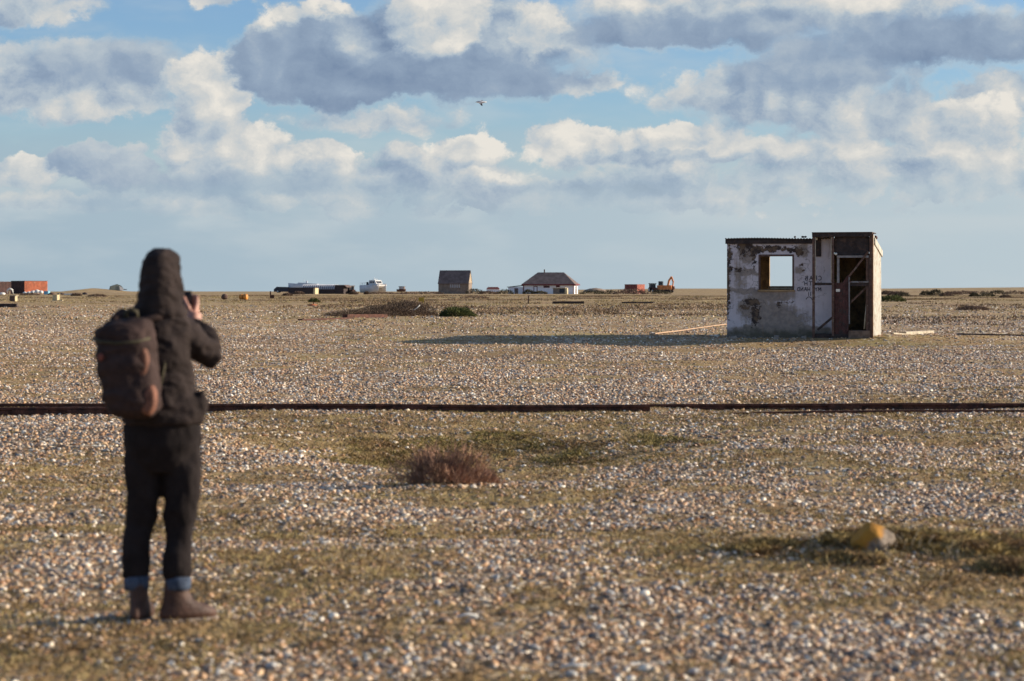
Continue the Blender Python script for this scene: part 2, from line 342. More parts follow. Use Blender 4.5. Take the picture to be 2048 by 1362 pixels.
N.put(gb.inputs['Height'], N.m('ADD', N.noise(flat, 7, 5, .65), N.m('MULTIPLY', cell.outputs['Distance'], -.6))); N.l.new(gb.outputs[0], gp.inputs['Normal'])
gme.materials.append(gm)
ground = bpy.data.objects.new('ground', gme); COL.objects.link(ground); ground['kind'] = 'structure'

# ------------------------------------------------------------------ shingle: instanced pebbles
fm = bpy.data.materials.new('flint_pebble'); fm.use_nodes = True; N = NT(fm.node_tree); N.n.clear()
fo = N.new('ShaderNodeOutputMaterial'); fp = N.new('ShaderNodeBsdfPrincipled'); N.l.new(fp.outputs[0], fo.inputs[0])
rnd = N.new('ShaderNodeObjectInfo').outputs['Random']
fc = N.ramp(rnd, [(0, (.07, .065, .065)), (.06, (.15, .105, .08)), (.16, (.28, .15, .075)), (.32, (.40, .235, .125)), (.46, (.24, .185, .15)), (.58, (.36, .27, .20)), (.68, (.50, .34, .20)), (.78, (.33, .34, .36)), (.85, (.60, .47, .34)), (.92, (.68, .62, .54)), (.97, (.80, .75, .68))], 'CONSTANT')
fc = N.mix(N.ss(N.noise(N.new('ShaderNodeTexCoord').outputs['Object'], 1.6, 3, .6), .45, .7), fc, N.mix(.5, fc, (.30, .22, .15)))
N.put(fp.inputs['Base Color'], N.mix(1.0, fc, (1.25, 1.20, 1.07), 'MULTIPLY')); fp.inputs['Roughness'].default_value = .38; fp.inputs['Specular IOR Level'].default_value = .5

def scatter(d0, d1, dens, fr=.275, side=1.6):
    """random ground points across the field of view and a step to either side of it"""
    n = int((fr * (d1 * d1 - d0 * d0) + 2 * side * (d1 - d0)) * dens); d = rng.uniform(d0, d1, n * 3); d = d[rng.random(n * 3) < (fr * d + side) / (fr * d1 + side)][:n]
    return rng.uniform(-1, 1, len(d)) * (fr * d + side), d
P1 = []
for d0, d1, dens, s0, s1 in ((7.4, 14, 1500, .0065, .0165), (14, 22, 800, .009, .021), (22, 32, 470, .012, .025), (32, 46, 300, .013, .026), (46, 62, 170, .015, .028), (62, 85, 60, .018, .034), (85, 140, 12, .028, .05)):
    x, y = scatter(d0, d1, dens); mk = moss(x, y); fine = fbm(x / .5, y / .35, 77, 3)
    keep = rng.random(len(x)) > np.clip(.24 + mk * .64 + (fine - .5) * 1.9, .03, .965); x, y = x[keep], y[keep]
    s = s0 + (s1 - s0) * rng.random(len(x)) ** 2.8 * 1.25
    P1.append(np.stack([x, y, T(x, y) + s * .12, s], -1))
P1 = np.concatenate(P1); npb = len(P1); print('pebbles', npb)
pme = bpy.data.meshes.new('shingle'); pme.vertices.add(npb); pme.vertices.foreach_set('co', P1[:, :3].ravel())
sc = P1[:, 3:4] * np.stack([rng.uniform(.9, 1.6, npb), rng.uniform(.8, 1.2, npb), rng.uniform(.45, .85, npb)], -1)
rt = np.stack([rng.normal(0, .35, npb), rng.normal(0, .35, npb), rng.uniform(0, 6.28, npb)], -1)
for nm, ar in (('size', sc), ('turn', rt)):
    a = pme.attributes.new(nm, 'FLOAT_VECTOR', 'POINT'); a.data.foreach_set('vector', ar.ravel().astype(np.float32))
shingle = bpy.data.objects.new('shingle', pme); COL.objects.link(shingle); shingle['kind'] = 'stuff'
tag(shingle, 'loose flint pebbles strewn over the beach ground', 'shingle')
gt = bpy.data.node_groups.new('shingle', 'GeometryNodeTree')
gt.interface.new_socket('Geometry', in_out='INPUT', socket_type='NodeSocketGeometry'); gt.interface.new_socket('Geometry', in_out='OUTPUT', socket_type='NodeSocketGeometry')
G = NT(gt); gi = G.new('NodeGroupInput'); gout = G.new('NodeGroupOutput')
ico = G.new('GeometryNodeMeshIcoSphere'); ico.inputs['Subdivisions'].default_value = 2; ico.inputs['Radius'].default_value = 1
sp = G.new('GeometryNodeSetPosition'); G.l.new(ico.outputs[0], sp.inputs[0])
nn = G.new('ShaderNodeTexNoise'); nn.inputs['Scale'].default_value = .9; nn.inputs['Detail'].default_value = 1
G.l.new(G.v('SCALE', G.v('SUBTRACT', nn.outputs['Color'], (.5, .5, .5)), .9), sp.inputs['Offset'])
ssm = G.new('GeometryNodeSetShadeSmooth'); G.l.new(sp.outputs[0], ssm.inputs[0])
smt = G.new('GeometryNodeSetMaterial'); smt.inputs['Material'].default_value = fm; G.l.new(ssm.outputs[0], smt.inputs[0])
iop = G.new('GeometryNodeInstanceOnPoints'); G.l.new(gi.outputs[0], iop.inputs['Points']); G.l.new(smt.outputs[0], iop.inputs['Instance'])
for nm, sk in (('size', 'Scale'), ('turn', 'Rotation')):
    na = G.new('GeometryNodeInputNamedAttribute', data_type='FLOAT_VECTOR'); na.inputs[0].default_value = nm; G.l.new(na.outputs[0], iop.inputs[sk])
G.l.new(iop.outputs[0], gout.inputs[0])
md = shingle.modifiers.new('shingle', 'NODES'); md.node_group = gt; pme.materials.append(fm)

# the largest stones in front, one by one
peb = []
for k in range(5):
    bm = bmesh.new(); bmesh.ops.create_icosphere(bm, subdivisions=2, radius=1)
    ph = [random.uniform(0, 6) for _ in range(6)]
    for v in bm.verts:
        c = v.co; v.co = c * (1 + .16 * math.sin(2.1 * c.x + ph[0]) + .14 * math.sin(2.6 * c.y + ph[1]) + .12 * math.sin(2.3 * c.z + ph[2]) + .05 * math.sin(5 * c.x + 4 * c.y + ph[3]))
    me = bpy.data.meshes.new('pebble'); bm.to_mesh(me); bm.free(); me.polygons.foreach_set('use_smooth', [True] * len(me.polygons)); me.materials.append(fm); peb.append(me)
cnt = 0
while cnt < 280:
    d = math.sqrt(random.uniform(8.9 ** 2, 12.5 ** 2)); x = random.uniform(-.225, .225) * d
    if moss(x, d) > .5 or math.hypot(x + 1.6, (d - 10.4)) < .35: continue
    s = random.uniform(.014, .0235); o = bpy.data.objects.new('pebble', peb[cnt % 5]); COL.objects.link(o); o.parent = ground
    o.location = (x, d, Tz(x, d) + s * .25); o.scale = (s * random.uniform(1, 1.4), s * random.uniform(.8, 1.1), s * random.uniform(.55, .85)); o.rotation_euler = (random.gauss(0, .3), random.gauss(0, .3), random.uniform(0, 6.28)); cnt += 1

# ------------------------------------------------------------------ low dry turf
def blades(name, pts, hgt, wid, m, lean=.6, per=5, spread=.04):
    n = len(pts); k = n * per; b = np.repeat(pts, per, 0) + np.concatenate([rng.normal(0, spread, (k, 2)), np.zeros((k, 1))], 1)
    b[:, 2] = T(b[:, 0], b[:, 1]) - .004
    a = rng.uniform(0, 6.28, k); h = hgt * rng.uniform(.4, 1.2, k); w = wid * rng.uniform(.6, 1.4, k)
    off = np.stack([np.cos(a), np.sin(a), np.zeros(k)], -1); ln = rng.normal(0, lean, (k, 2)) * h[:, None]
    tip = b + np.concatenate([ln, h[:, None]], 1); mid = b + np.concatenate([ln * .35, h[:, None] * .6], 1)
    v = np.stack([b - off * w[:, None] / 2, b + off * w[:, None] / 2, mid + off * w[:, None] * .35, tip, mid - off * w[:, None] * .35], 1).reshape(-1, 3)
    f = (np.arange(k) * 5)[:, None] + np.arange(5)[None]
    me = bpy.data.meshes.new(name); me.vertices.add(k * 5); me.vertices.foreach_set('co', v.ravel()); me.loops.add(k * 5); me.loops.foreach_set('vertex_index', f.ravel().astype(np.int32))
    me.polygons.add(k); me.polygons.foreach_set('loop_start', (np.arange(k) * 5).astype(np.int32)); me.polygons.foreach_set('loop_total', np.full(k, 5, np.int32)); me.update(calc_edges=True)
    me.materials.append(m); o = bpy.data.objects.new(name, me); COL.objects.link(o); o['kind'] = 'stuff'; return o
turf_m = mat('dry_turf', (.33, .255, .115), .9, .4, 1.1, spots=((.25, .165, .08), 2.3, .44, .6), coords='Generated' if False else 'Object')
gp_ = []
for d0, d1, dens in ((7.6, 16, 260), (16, 34, 130), (34, 62, 30)):
    x, y = scatter(d0, d1, dens); k = rng.random(len(x)) < moss(x, y) ** 1.3; gp_.append(np.stack([x[k], y[k], x[k] * 0], -1))
gp_ = np.concatenate(gp_); print('tufts', len(gp_))
tag(blades('short_turf', gp_, .030, .008, turf_m, 1.1, 6, .055), 'short dry olive turf and moss growing in patches among the pebbles', 'turf')

fx, fy = scatter(62, 330, .42); kf = rng.random(len(fx)) < .25 + .75 * sstep(fbm(fx / 14, fy / 26, 55, 4), .42, .6)
tag(blades('tussock_grass', np.stack([fx[kf], fy[kf], fx[kf] * 0], -1), .075, .05, mat('straw_tussock', (.36, .285, .125), .95, .35, .5, spots=((.26, .175, .085), 1.2, .46, .6)), 1.5, 7, .34), 'dry tussock grass scattered over the far shingle plain', 'grass')

fx, fy = scatter(75, 330, .9); kf = fbm(fx / 9 + 3, fy / 20, 57, 4) > .635
heather_m = mat('low_brown_heather', (.20, .135, .085), .95, .35, .6)
tag(blades('low_heather', np.stack([fx[kf], fy[kf], fx[kf] * 0], -1), .11, .05, heather_m, .9, 9, .28), 'low brown heather growing in streaks over the far plain', 'heather')
print('heather', kf.sum())

k = 5200; a = rng.uniform(0, 6.28, k); r = np.sqrt(rng.random(k)); hx = .1 + r * np.cos(a) * 2.0; hy = 23.2 + r * np.sin(a) * 2.6; kq = fbm(hx / .7, hy / .9, 43, 4) > .36 + .32 * r ** 2; hx, hy = hx[kq], hy[kq]
tag(blades('green_turf', np.stack([hx, hy, hx * 0], -1), .04, .011, mat('green_turf', (.25, .205, .075), .95, .4, 1.5, spots=((.25, .165, .08), 2, .44, .58)), 1.1, 6, .06), 'greener turf in the hollow behind the round heather bush', 'turf')
# ------------------------------------------------------------------ derelict shed
SX, SY, SR, SB = 5.66, 60.45, math.radians(-13), .27
_c, _s = math.cos(SR), math.sin(SR)
def sl(px, v=0.):                         # local position along the front for a photo column, at local depth v
    t = (px - 1024) / FPX; return (t * (SY + _c * v) - SX + _s * v) / (_c - _s * t)
def sz(py, L, v=0.): return HC + (HOR - py) / FPX * (SY + _s * L + _c * v) - SB
def spt(px, py, v=0.): L = sl(px, v); return Vector((L, v, sz(py, L, v)))
shed = thing('derelict_shed', 'derelict white plastered shed with a hole for a window and a dark doorway', 'shed', (SX, SY, SB), SR)

def plaster():
    m = bpy.data.materials.new('peeling_plaster'); m.use_nodes = True; N = NT(m.node_tree); N.n.clear()
    o = N.new('ShaderNodeOutputMaterial'); p = N.new('ShaderNodeBsdfPrincipled'); N.l.new(p.outputs[0], o.inputs[0])
    v = N.new('ShaderNodeTexCoord').outputs['Object']; x, y, z = N.sep(v); xz = N.comb(x, z, 0)
    w = N.v('ADD', xz, N.v('SCALE', N.v('SUBTRACT', N.noise(xz, 5, 5, .65, color=True), (.5, .5, .5)), .28))
    def blobs(L):
        tot = None
        for (px, py, rx, ry, a) in L:
            L0 = sl(px); q = N.v('MULTIPLY', N.v('SUBTRACT', w, (L0, sz(py, L0), 0)), (76 / rx, 76 / ry, 0))
            g = N.m('MULTIPLY', N.m('MAXIMUM', N.m('SUBTRACT', 1.0, N.v('LENGTH', q)), 0.0), a)
            tot = g if tot is None else N.m('ADD', tot, g)
        return tot
    n = N.noise(xz, 9, 6, .65); n2 = N.noise(xz, 2.2, 5, .6); st = N.noise(N.v('MULTIPLY', xz, (7, .9, 0)), 1, 5, .6)
    base = N.mix(N.ss(n2, .32, .68), (.57, .505, .515), (.69, .615, .62))
    stain = blobs([(1500, 545, 45, 8, .7), (1490, 582, 50, 6, .9), (1530, 630, 60, 55, .9), (1500, 615, 30, 22, .9), (1580, 640, 70, 40, .8), (1605, 500, 18, 16, 1.2), (1600, 540, 16, 12, .6), (1494, 505, 20, 26, 1.2), (1560, 662, 130, 16, 1.6), (1480, 560, 40, 90, .5), (1550, 590, 60, 14, 1.0)])
    f = N.ss(N.m('ADD', stain, N.m('MULTIPLY', N.m('SUBTRACT', N.m('ADD', n, st), 1.0), .9)), .12, .55)
    c = N.mix(N.m('MULTIPLY', f, .78), base, N.mix(N.ss(n, .4, .62), (.17, .13, .095), (.28, .215, .15)))
    peel = blobs([(1490, 490, 24, 12, 1.4), (1488, 505, 22, 26, .9), (1512, 502, 16, 14, 1.3), (1545, 497, 42, 9, 1.7), (1590, 500, 24, 12, 1.3), (1508, 525, 10, 34, .9), (1478, 540, 32, 9, .9), (1462, 505, 12, 40, .7),
                  (1456, 570, 9, 110, 1.3), (1602, 528, 7, 5, 1.3), (1606, 540, 7, 4, 1.3), (1503, 603, 26, 10, 1.3), (1510, 622, 20, 28, 1.1), (1487, 613, 14, 8, 1.1), (1557, 612, 12, 10, 1.1), (1510, 645, 16, 22, .8), (1600, 505, 10, 10, 1.3), (1575, 603, 30, 6, .9)])
    pf = N.ss(N.m('ADD', peel, N.m('MULTIPLY', N.m('SUBTRACT', N.noise(xz, 13, 7, .75), .5), 3.2)), .60, .70)
    c = N.mix(pf, c, N.mix(N.ss(N.noise(xz, 6, 4, .6), .42, .6), (.06, .045, .04), (.17, .115, .075)))
    damp = N.ss(N.m('ADD', z, N.m('MULTIPLY', N.m('SUBTRACT', N.noise(xz, 3.0, 5, .6), .5), .75)), .02, .34, 1., 0.)
    c = N.mix(N.m('MULTIPLY', damp, .85), c, (.095, .085, .055))
    ck = N.new('ShaderNodeTexVoronoi', feature='DISTANCE_TO_EDGE'); N.put(ck.inputs['Vector'], N.v('ADD', w, (3, 1, 0))); ck.inputs['Scale'].default_value = 1.6
    crack = N.m('MULTIPLY', N.ss(ck.outputs['Distance'], .003, .012, 1., 0.), N.ss(N.noise(xz, 1.7, 3, .5), .48, .56))
    c = N.mix(N.m('MULTIPLY', crack, .7), c, (.10, .075, .06))
    rust = N.m('MULTIPLY', N.ss(N.noise(N.v('MULTIPLY', xz, (9, .8, 0)), 1, 4, .6), .56, .70), N.ss(N.noise(xz, 1.4, 3, .5), .45, .62))
    c = N.mix(N.m('MULTIPLY', rust, .55), c, (.27, .15, .09))
    N.put(p.inputs['Base Color'], c); p.inputs['Roughness'].default_value = .9; p.inputs['Specular IOR Level'].default_value = .2
    b = N.new('ShaderNodeBump'); b.inputs['Strength'].default_value = .6; b.inputs['Distance'].default_value = .02
    N.put(b.inputs['Height'], N.m('SUBTRACT', N.m('MULTIPLY', n, .4), pf)); N.l.new(b.outputs[0], p.inputs['Normal'])
    return m
plas = plaster()
dark_wood = mat('dark_tarred_wood', (.045, .033, .03), .8, .35, 9, .5, 40, spots=((.10, .06, .045), 7, .5, .68))
red_wood = mat('faded_red_wood', (.085, .035, .03), .75, .35, 8, .5, 40, spots=((.05, .04, .035), 9, .5, .65))
brown_wood = mat('brown_weathered_wood', (.13, .075, .055), .85, .35, 9, .5, 40, spots=((.28, .22, .16), 14, .56, .68))
pale_wood = mat('bleached_wood', (.50, .43, .32), .85, .25, 8, .4, 45, spots=((.28, .20, .13), 10, .55, .68))
cream_board = mat('flaking_cream_paint', (.42, .40, .34), .8, .25, 5, .5, 35, spots=((.26, .17, .11), 6, .54, .62))
grey_trim = mat('grey_painted_wood', (.26, .24, .23), .8, .25, 10, .4, 40, spots=((.12, .07, .06), 9, .55, .66))
rust_sheet = mat('rusted_sheet', (.060, .042, .036), .8, .4, 6, .3, 40, spots=((.14, .07, .045), 5, .5, .65))
inner_m = mat('bare_brown_inner_wall', (.40, .26, .13), .9, .3, 4, .4, 25, spots=((.2, .13, .08), 5, .5, .64))
lamp_m = mat('white_glass', (.8, .76, .66), .3, .1)
paint_m = mat('black_paint', (.035, .03, .045), .6, .3, 20)

WT = .11; zb = -.35
Lw1 = sl(1667); ztop = sz(484, 0)
wl, wr = sl(1517), sl(1588); wt, wb = sz(509, wl), sz(579.5, wl)
mb = MB(); mb.box(0, wl, 0, WT, zb, ztop); mb.box(wr, sl(1626), 0, WT, zb, ztop); mb.box(sl(1626), Lw1, 0, WT, zb, sz(468, 2.3)); mb.box(wl, wr, 0, WT, wt, ztop); mb.box(wl, wr, 0, WT, zb, wb)
mb.build('front_wall', plas, shed)['label'] = 'peeling white plaster front wall with mirrored graffiti'
D = 3.0; LR = sl(1741, -.55)
mb = MB(); mb.box(0, WT, WT, D - WT, zb, ztop - .1); mb.build('side_wall', plas, shed)
def rl(px): return sl(px, D - WT)
r0, r1 = rl(1539), rl(1600); rb, rt_ = sz(576.5, r0, D - WT), sz(494, r0, D - WT)
mb = MB(); zt2 = ztop - .28; mb.box(0, r0, D - WT, D, zb, zt2); mb.box(r1, LR, D - WT, D, zb, zt2); mb.box(r0, r1, D - WT, D, zb, rb); mb.box(r0, r1, D - WT, D, rt_, zt2)
mb.build('rear_wall', inner_m, shed)['label'] = 'bare brown rear wall seen through the window opening'
mb = MB(); mb.box(r0 - .03, r1 + .03, D - WT - .05, D + .06, rb + .002, rb + .06); rs = mb.build('rear_sill', pale_wood, shed)
# window trim of the front opening
fr = MB(); fr.box(wl + .002, wl + .045, -.012, WT - .01, wb, wt - .002); fr.box(wr - .045, wr - .002, -.012, WT - .01, wb, wt - .002); fr.box(wl + .046, wr - .046, -.012, WT - .01, wt - .05, wt - .002); 
wfr = fr.build('window_frame', brown_wood, shed)
sill = MB(); sill.box(wl - .02, wr + .02, -.05, WT - .02, wb - .045, wb - .003, .003); sill.build('window_sill', inner_m, shed)
# lean roof of corrugated sheet, falling to the back
def corrugated(x0, x1, y0, y1, z0, z1, amp, pitch, th=.012):
    mb = MB(); n = int((x1 - x0) / pitch * 8); R = []
    up = [[], []]; dn = [[], []]
    for j in range(n + 1):
        x = x0 + (x1 - x0) * j / n; a = amp * math.sin(2 * math.pi * (x - x0) / pitch)
        for k, (y, z) in enumerate(((y0 + .02 * math.sin(3.1 * x), z0 + .012 * math.sin(2.3 * x)), (y1, z1))):
            up[k].append(Vector((x, y, z + a))); dn[k].append(Vector((x, y, z + a - th)))
    m = n + 1; v = up[0] + up[1] + dn[0] + dn[1]; f = []
    for j in range(n):
        f += [(j, j + 1, m + j + 1, m + j), (2 * m + j, 3 * m + j, 3 * m + j + 1, 2 * m + j + 1), (j, 2 * m + j, 2 * m + j + 1, j + 1), (m + j, m + j + 1, 3 * m + j + 1, 3 * m + j)]
    f += [(0, m, 3 * m, 2 * m), (n, 2 * m + n, 3 * m + n, m + n)]
    return mb.add(v, f, True)
zr = sz(476.5, 1.0)
corrugated(-.04, LR + .03, -.09, D + .1, zr, zr - .31, .010, .076).build('roof_sheet', rust_sheet, shed)
mb = MB(); mb.box(-.035, sl(1626), -.05, -.005, zr - .145, zr - .03, .004); mb.build('fascia_board', dark_wood, shed)
mb = MB(); mb.box(-.03, .0, 0, D, zr - .30, zr - .2, .0); 
# porch in front of the doorway
V = -.55
def postm(px0, px1, py0, py1, m, name='post', v=V, dep=.07, jit=.004):
    a, b = spt(px0, py0, v), spt(px1, py1, v); q = MB(); q.box(a.x, b.x, v, v + dep, min(a.z, b.z), max(a.z, b.z), jit); return q.build(name, m, shed)
postm(1624.5, 1629.5, 471, 686, brown_wood); postm(1663.5, 1668, 472, 672, brown_wood); postm(1739, 1744.5, 466, 686, brown_wood)
for pa in (1630, 1661.8): postm(pa, pa + 1.5, 474, 564, pale_wood, 'batten', V + .01, .03, .003)  # added pale strips stand in for the posts' sunlit edges
postm(1744.7, 1746, 470, 640, pale_wood, 'batten', V - .01, .03, .002)  # same painted sunlit edge on the right-hand post
postm(1624, 1744, 465.5, 473, dark_wood, 'top_beam', V - .03, .1)
pz = sz(465.5, 3.0, V)
mb = MB(); mb.box(sl(1624, V), sl(1744, V), V - .05, 1.0, pz, pz + .02, .004); mb.build('porch_roof', rust_sheet, shed)
mb = MB(); mb.box(sl(1624, V), sl(1624, V) + .03, V + .08, 1.0, zr - .0, pz - .002); mb.build('porch_cheek_board', dark_wood, shed)
postm(1669, 1738, 469, 510, dark_wood, 'overdoor_board', V + .075, .02)
postm(1630, 1663, 565.5, 570.5, dark_wood, 'cross_rail', V + .01, .05)
def braceb(p, q, w, m, name='brace', v=V):
    b = MB(); b.bar(spt(*p, v), spt(*q, v), .045, w); return b.build(name, m, shed)
braceb((1635, 660), (1667, 633), .06, dark_wood, v=V + .03)
postm(1674, 1678.5, 511, 566, grey_trim, 'door_frame', V + .03, .05); postm(1674, 1737, 511, 515, grey_trim, 'door_head', V + .0, .05)
postm(1732, 1738, 515, 664, brown_wood, 'door_jamb', V + .04, .05); postm(1699, 1737, 562.5, 565.5, grey_trim, 'mid_rail', V + .02, .04)
postm(1699, 1737, 566.5, 572, dark_wood, 'lower_rail', V + .03, .03)
for i, (a, b) in enumerate(((1668.5, 1676), (1676.4, 1684), (1684.4, 1691.5), (1691.9, 1697))): postm(a, b, 565, 672 + i, red_wood, 'door_board', V + .06, .025, .003)
postm(1697.2, 1699.6, 553, 648, grey_trim, 'door_edge', V + .03, .04)
a, b, c_, d_ = spt(1685, 565, V + .06), spt(1697, 565, V + .06), spt(1697.5, 549, V + .06), spt(1694, 552, V + .06)
q = MB(); q.add([a, b, c_, d_] + [Vector((p.x, p.y + .02, p.z)) for p in (a, b, c_, d_)], [(0, 1, 2, 3), (7, 6, 5, 4), (0, 4, 5, 1), (1, 5, 6, 2), (2, 6, 7, 3), (3, 7, 4, 0)]); q.build('broken_board', red_wood, shed)
braceb((1737, 503), (1698, 553), .05, brown_wood, v=V + .02); braceb((1735, 573), (1700, 606), .05, brown_wood, v=V + .13)
q = MB(); q.tube([spt(1735, 581, V + .16), spt(1732, 615, V + .10), spt(1728.3, 658, V + .02)], [.012, .013, .016], 8); q.build('leaning_pole', pale_wood, shed)
postm(1672, 1680, 578, 583.5, lamp_m, 'notice_plate', V + .045, .008, 0)
q = MB(); q.ell(spt(1672, 508, V - .03), (.035, .035, .035)); q.build('lamp', lamp_m, shed)
q = MB(); q.ell(spt(1633, 477, -.06), (.045, .045, .045)); q.build('lamp', lamp_m, shed)
postm(1630.5, 1642, 478, 513, dark_wood, 'dark_slit_board', -.03, .026, .006)  # dark board stands in for the dark inside of a slit window
q = MB(); q.box(sl(1697, V), sl(1741, V), V - .02, V + .5, sz(668, 3.3, V) - .4, sz(661, 3.3, V), .01); q.build('concrete_step', mat('damp_concrete', (.20, .135, .095), .9, .3, 6, .4, 30), shed)
q = MB(); q.box(sl(1628, V), sl(1697, V), V + .05, V + .4, zb, sz(668, 3, V), .01); q.build('sill_plate', dark_wood, shed)
# lit side wall of vertical boards
nb = 7; y0 = V + .02; yw = (D - y0) / nb
for i in range(nb):
    a0 = y0 + i * yw; gap = .02 if i not in (2, 4) else .06
    zt = pz - .05 if a0 < .35 else zr - .31 * (a0 + .5) / 3 - .04
    b = MB(); b.box(LR + .012, LR + .034, a0, a0 + yw - gap, -.12 + random.uniform(-.02, .02), zt, .004)
    b.build('side_board', cream_board, shed)
b = MB(); b.box(LR - .05, LR + .008, V + .03, D, -.12, zr - .42, 0); b.build('side_lining', dark_wood, shed)
M = Matrix.Translation((LR + .036, .25, zr - .02)) @ Matrix.Rotation(-math.atan2(.31, 3.0), 4, 'X')
b = MB(); b.box(0, .03, 0, 2.9, -.14, .03, M=M); b.build('barge_board', cream_board, shed)
b = MB(); b.box(LR + .036, LR + .075, V - .02, V + .05, -.1, pz - .03, .003); b.build('corner_batten', mat('orange_brown_wood', (.30, .15, .075), .8, .3, 8), shed)
b = MB(); b.ell((LR + .03, .8, zr + .02), (.06, .06, .055), 8, 5, .1); b.tube([(LR + .03, .8, zr - .15), (LR + .03, .8, zr + .02)], .03); b.build('roof_cowl', red_wood, shed)
for px_, w_ in ((1606, .05), (1611, .04), (1590, .03)):
    b = MB(); L0 = sl(px_); b.ell((L0, -.03, zr + .03), (w_, .03, .025), 7, 4, .2); b.build('roof_moss', dark_wood, shed)

# graffiti strokes (the photograph shows the words mirrored)
GL = {'C': [[(.9, .85), (.5, 1), (.1, .6), (.15, .15), (.55, 0), (.9, .15)]], 'R': [[(.1, 0), (.1, 1), (.7, .95), (.75, .6), (.1, .5)], [(.35, .5), (.85, 0)]],
      'A': [[(0, 0), (.45, 1), (.9, 0)], [(.18, .4), (.74, .4)]], 'B': [[(.1, 0), (.1, 1), (.7, .9), (.65, .6), (.15, .52)], [(.15, .52), (.85, .4), (.8, .05), (.1, 0)]],
      'W': [[(0, 1), (.25, 0), (.5, .7), (.75, 0), (1, 1)]], 'I': [[(.5, 0), (.5, 1)]], 'T': [[(.5, 0), (.5, 1)], [(0, 1), (1, 1)]],
      'H': [[(.1, 0), (.1, 1)], [(.85, 0), (.85, 1)], [(.1, .5), (.85, .5)]], 'M': [[(0, 0), (.12, 1), (.5, .35), (.85, 1), (1, 0)]], 'Y': [[(0, 1), (.45, .5), (.9, 1)], [(.45, .5), (.4, 0)]],
      'N': [[(.05, 0), (.1, 1), (.8, 0), (.85, 1)]], 'D': [[(.1, 0), (.1, 1), (.65, .85), (.85, .45), (.6, .1), (.1, 0)]], '.': [[(.3, 0), (.4, .1)]], '|': [[(.5, 0), (.48, 1)]], 'n': [[(-1.2, 0), (-.7, .7), (.2, 1), (1.0, .8), (1.6, .1)]]}
gf = MB()
def stroke(pts, w=.017):
    for p, q in zip(pts[:-1], pts[1:]):
        p, q = Vector(p), Vector(q); d = (q - p).normalized() * .006; n = Vector((-d.y, d.x)).normalized() * w / 2
        vv = [p - d - n, q + d - n, q + d + n, p - d + n]
        gf.add([Vector((a.x, -.006, a.y)) for a in vv] + [Vector((a.x, -.003, a.y)) for a in vv], [(0, 1, 2, 3), (7, 6, 5, 4), (0, 4, 5, 1), (1, 5, 6, 2), (2, 6, 7, 3), (3, 7, 4, 0)])
def word(txt, pxr, pyb, h, adv, wid):      # written from the right-hand column pxr leftwards
    L = sl(pxr); z = sz(pyb, L)
    for i, ch in enumerate(txt):
        if ch == ' ': continue
        gf.V.clear(); gf.F.clear(); gf.S.clear()
        tl = random.uniform(-.08, .08)
        for st in GL[ch]: stroke([(L - (i * adv + (x + tl * y) * wid), z + y * h * (.94 + .1 * random.random()) ) for x, y in st])
        gf.build('graffiti_letter', paint_m, shed)
for args in (('CRAB', 1643, 560.5, .115, .117, .085), ('WITH', 1642, 570.5, .095, .117, .085), ('MY HAND.', 1642, 582, .095, .093, .075), ('||', 1622.5, 591.5, .09, .055, .03), ('n', 1619, 599, .07, .1, .055)): word(*args)
# ------------------------------------------------------------------ the far shingle: huts, boats, machines
FD = 480.0; K = FD / FPX
def far_at(px, d=FD, py=None):
    """foot point and metres per photo pixel; py sets the foot row where a thing stands on its own bank"""
    p = at(px, d=d); return p, d / FPX
def foot(px, py, d): return Vector(((px - 1024) / FPX * d, d, HC + (HOR - py) / FPX * d))
pale_stone_m = mat('fallen_masonry', (.30, .25, .21), .9, .3, 8, .4, 30)
black_wood = mat('black_tarred_boards', (.055, .040, .038), .8, .3, 3, .3, 8)
grey_wood = mat('weathered_dark_boards', (.22, .17, .135), .85, .25, 2.0, .3, 8)
brown_roof = mat('brown_slate', (.165, .12, .105), .8, .25, 1.2, .3, 6)
white_wall = mat('white_render', (.90, .86, .87), .8, .05, 1.5)
dark_red = mat('dark_red_paint', (.16, .03, .035), .6, .3, 4)
orange_steel = mat('orange_red_steel', (.42, .115, .05), .6, .25, 1.2, spots=((.50, .22, .13), 1.5, .58, .7))
red_steel = mat('rust_red_steel', (.42, .13, .085), .65, .25, 1.5)
white_gel = mat('white_gelcoat', (.62, .60, .58), .5, .12, 1)
glass_m = mat('dark_window_glass', (.03, .035, .045), .15, .2, 5)
tyre_m = mat('black_rubber', (.025, .022, .02), .8, .3, 5)
digger_m = mat('digger_orange', (.62, .22, .07), .5, .25, 2)
yellow_m = mat('yellow_plastic', (.60, .36, .04), .5, .2, 4)
blue_m = mat('pale_blue_plastic', (.20, .45, .58), .5, .15, 3)
cream_m = mat('cream_wood', (.56, .46, .28), .8, .2, 4)
sack_m = mat('white_sack', (.74, .72, .66), .8, .15, 2)
rust_m = mat('rusty_iron', (.10, .042, .028), .85, .4, 9, .5, 40, spots=((.045, .025, .02), 6, .5, .65))
float_o = mat('orange_float', (.62, .25, .05), .5, .25, 4)
brown_net = mat('brown_net', (.11, .065, .05), .9, .35, 6, .5, 30)
heath_m = mat('brown_heather', (.15, .10, .072), .95, .35, 1.2)
heath_d = mat('dark_gorse', (.072, .062, .036), .95, .35, 1.2)
green_m = mat('green_scrub', (.085, .095, .030), .95, .35, 1.2)
bush_m = mat('brown_gorse', (.105, .072, .05), .95, .35, 1.2)
stem_m = mat('bush_stem', (.07, .05, .038), .9, .3, 5)

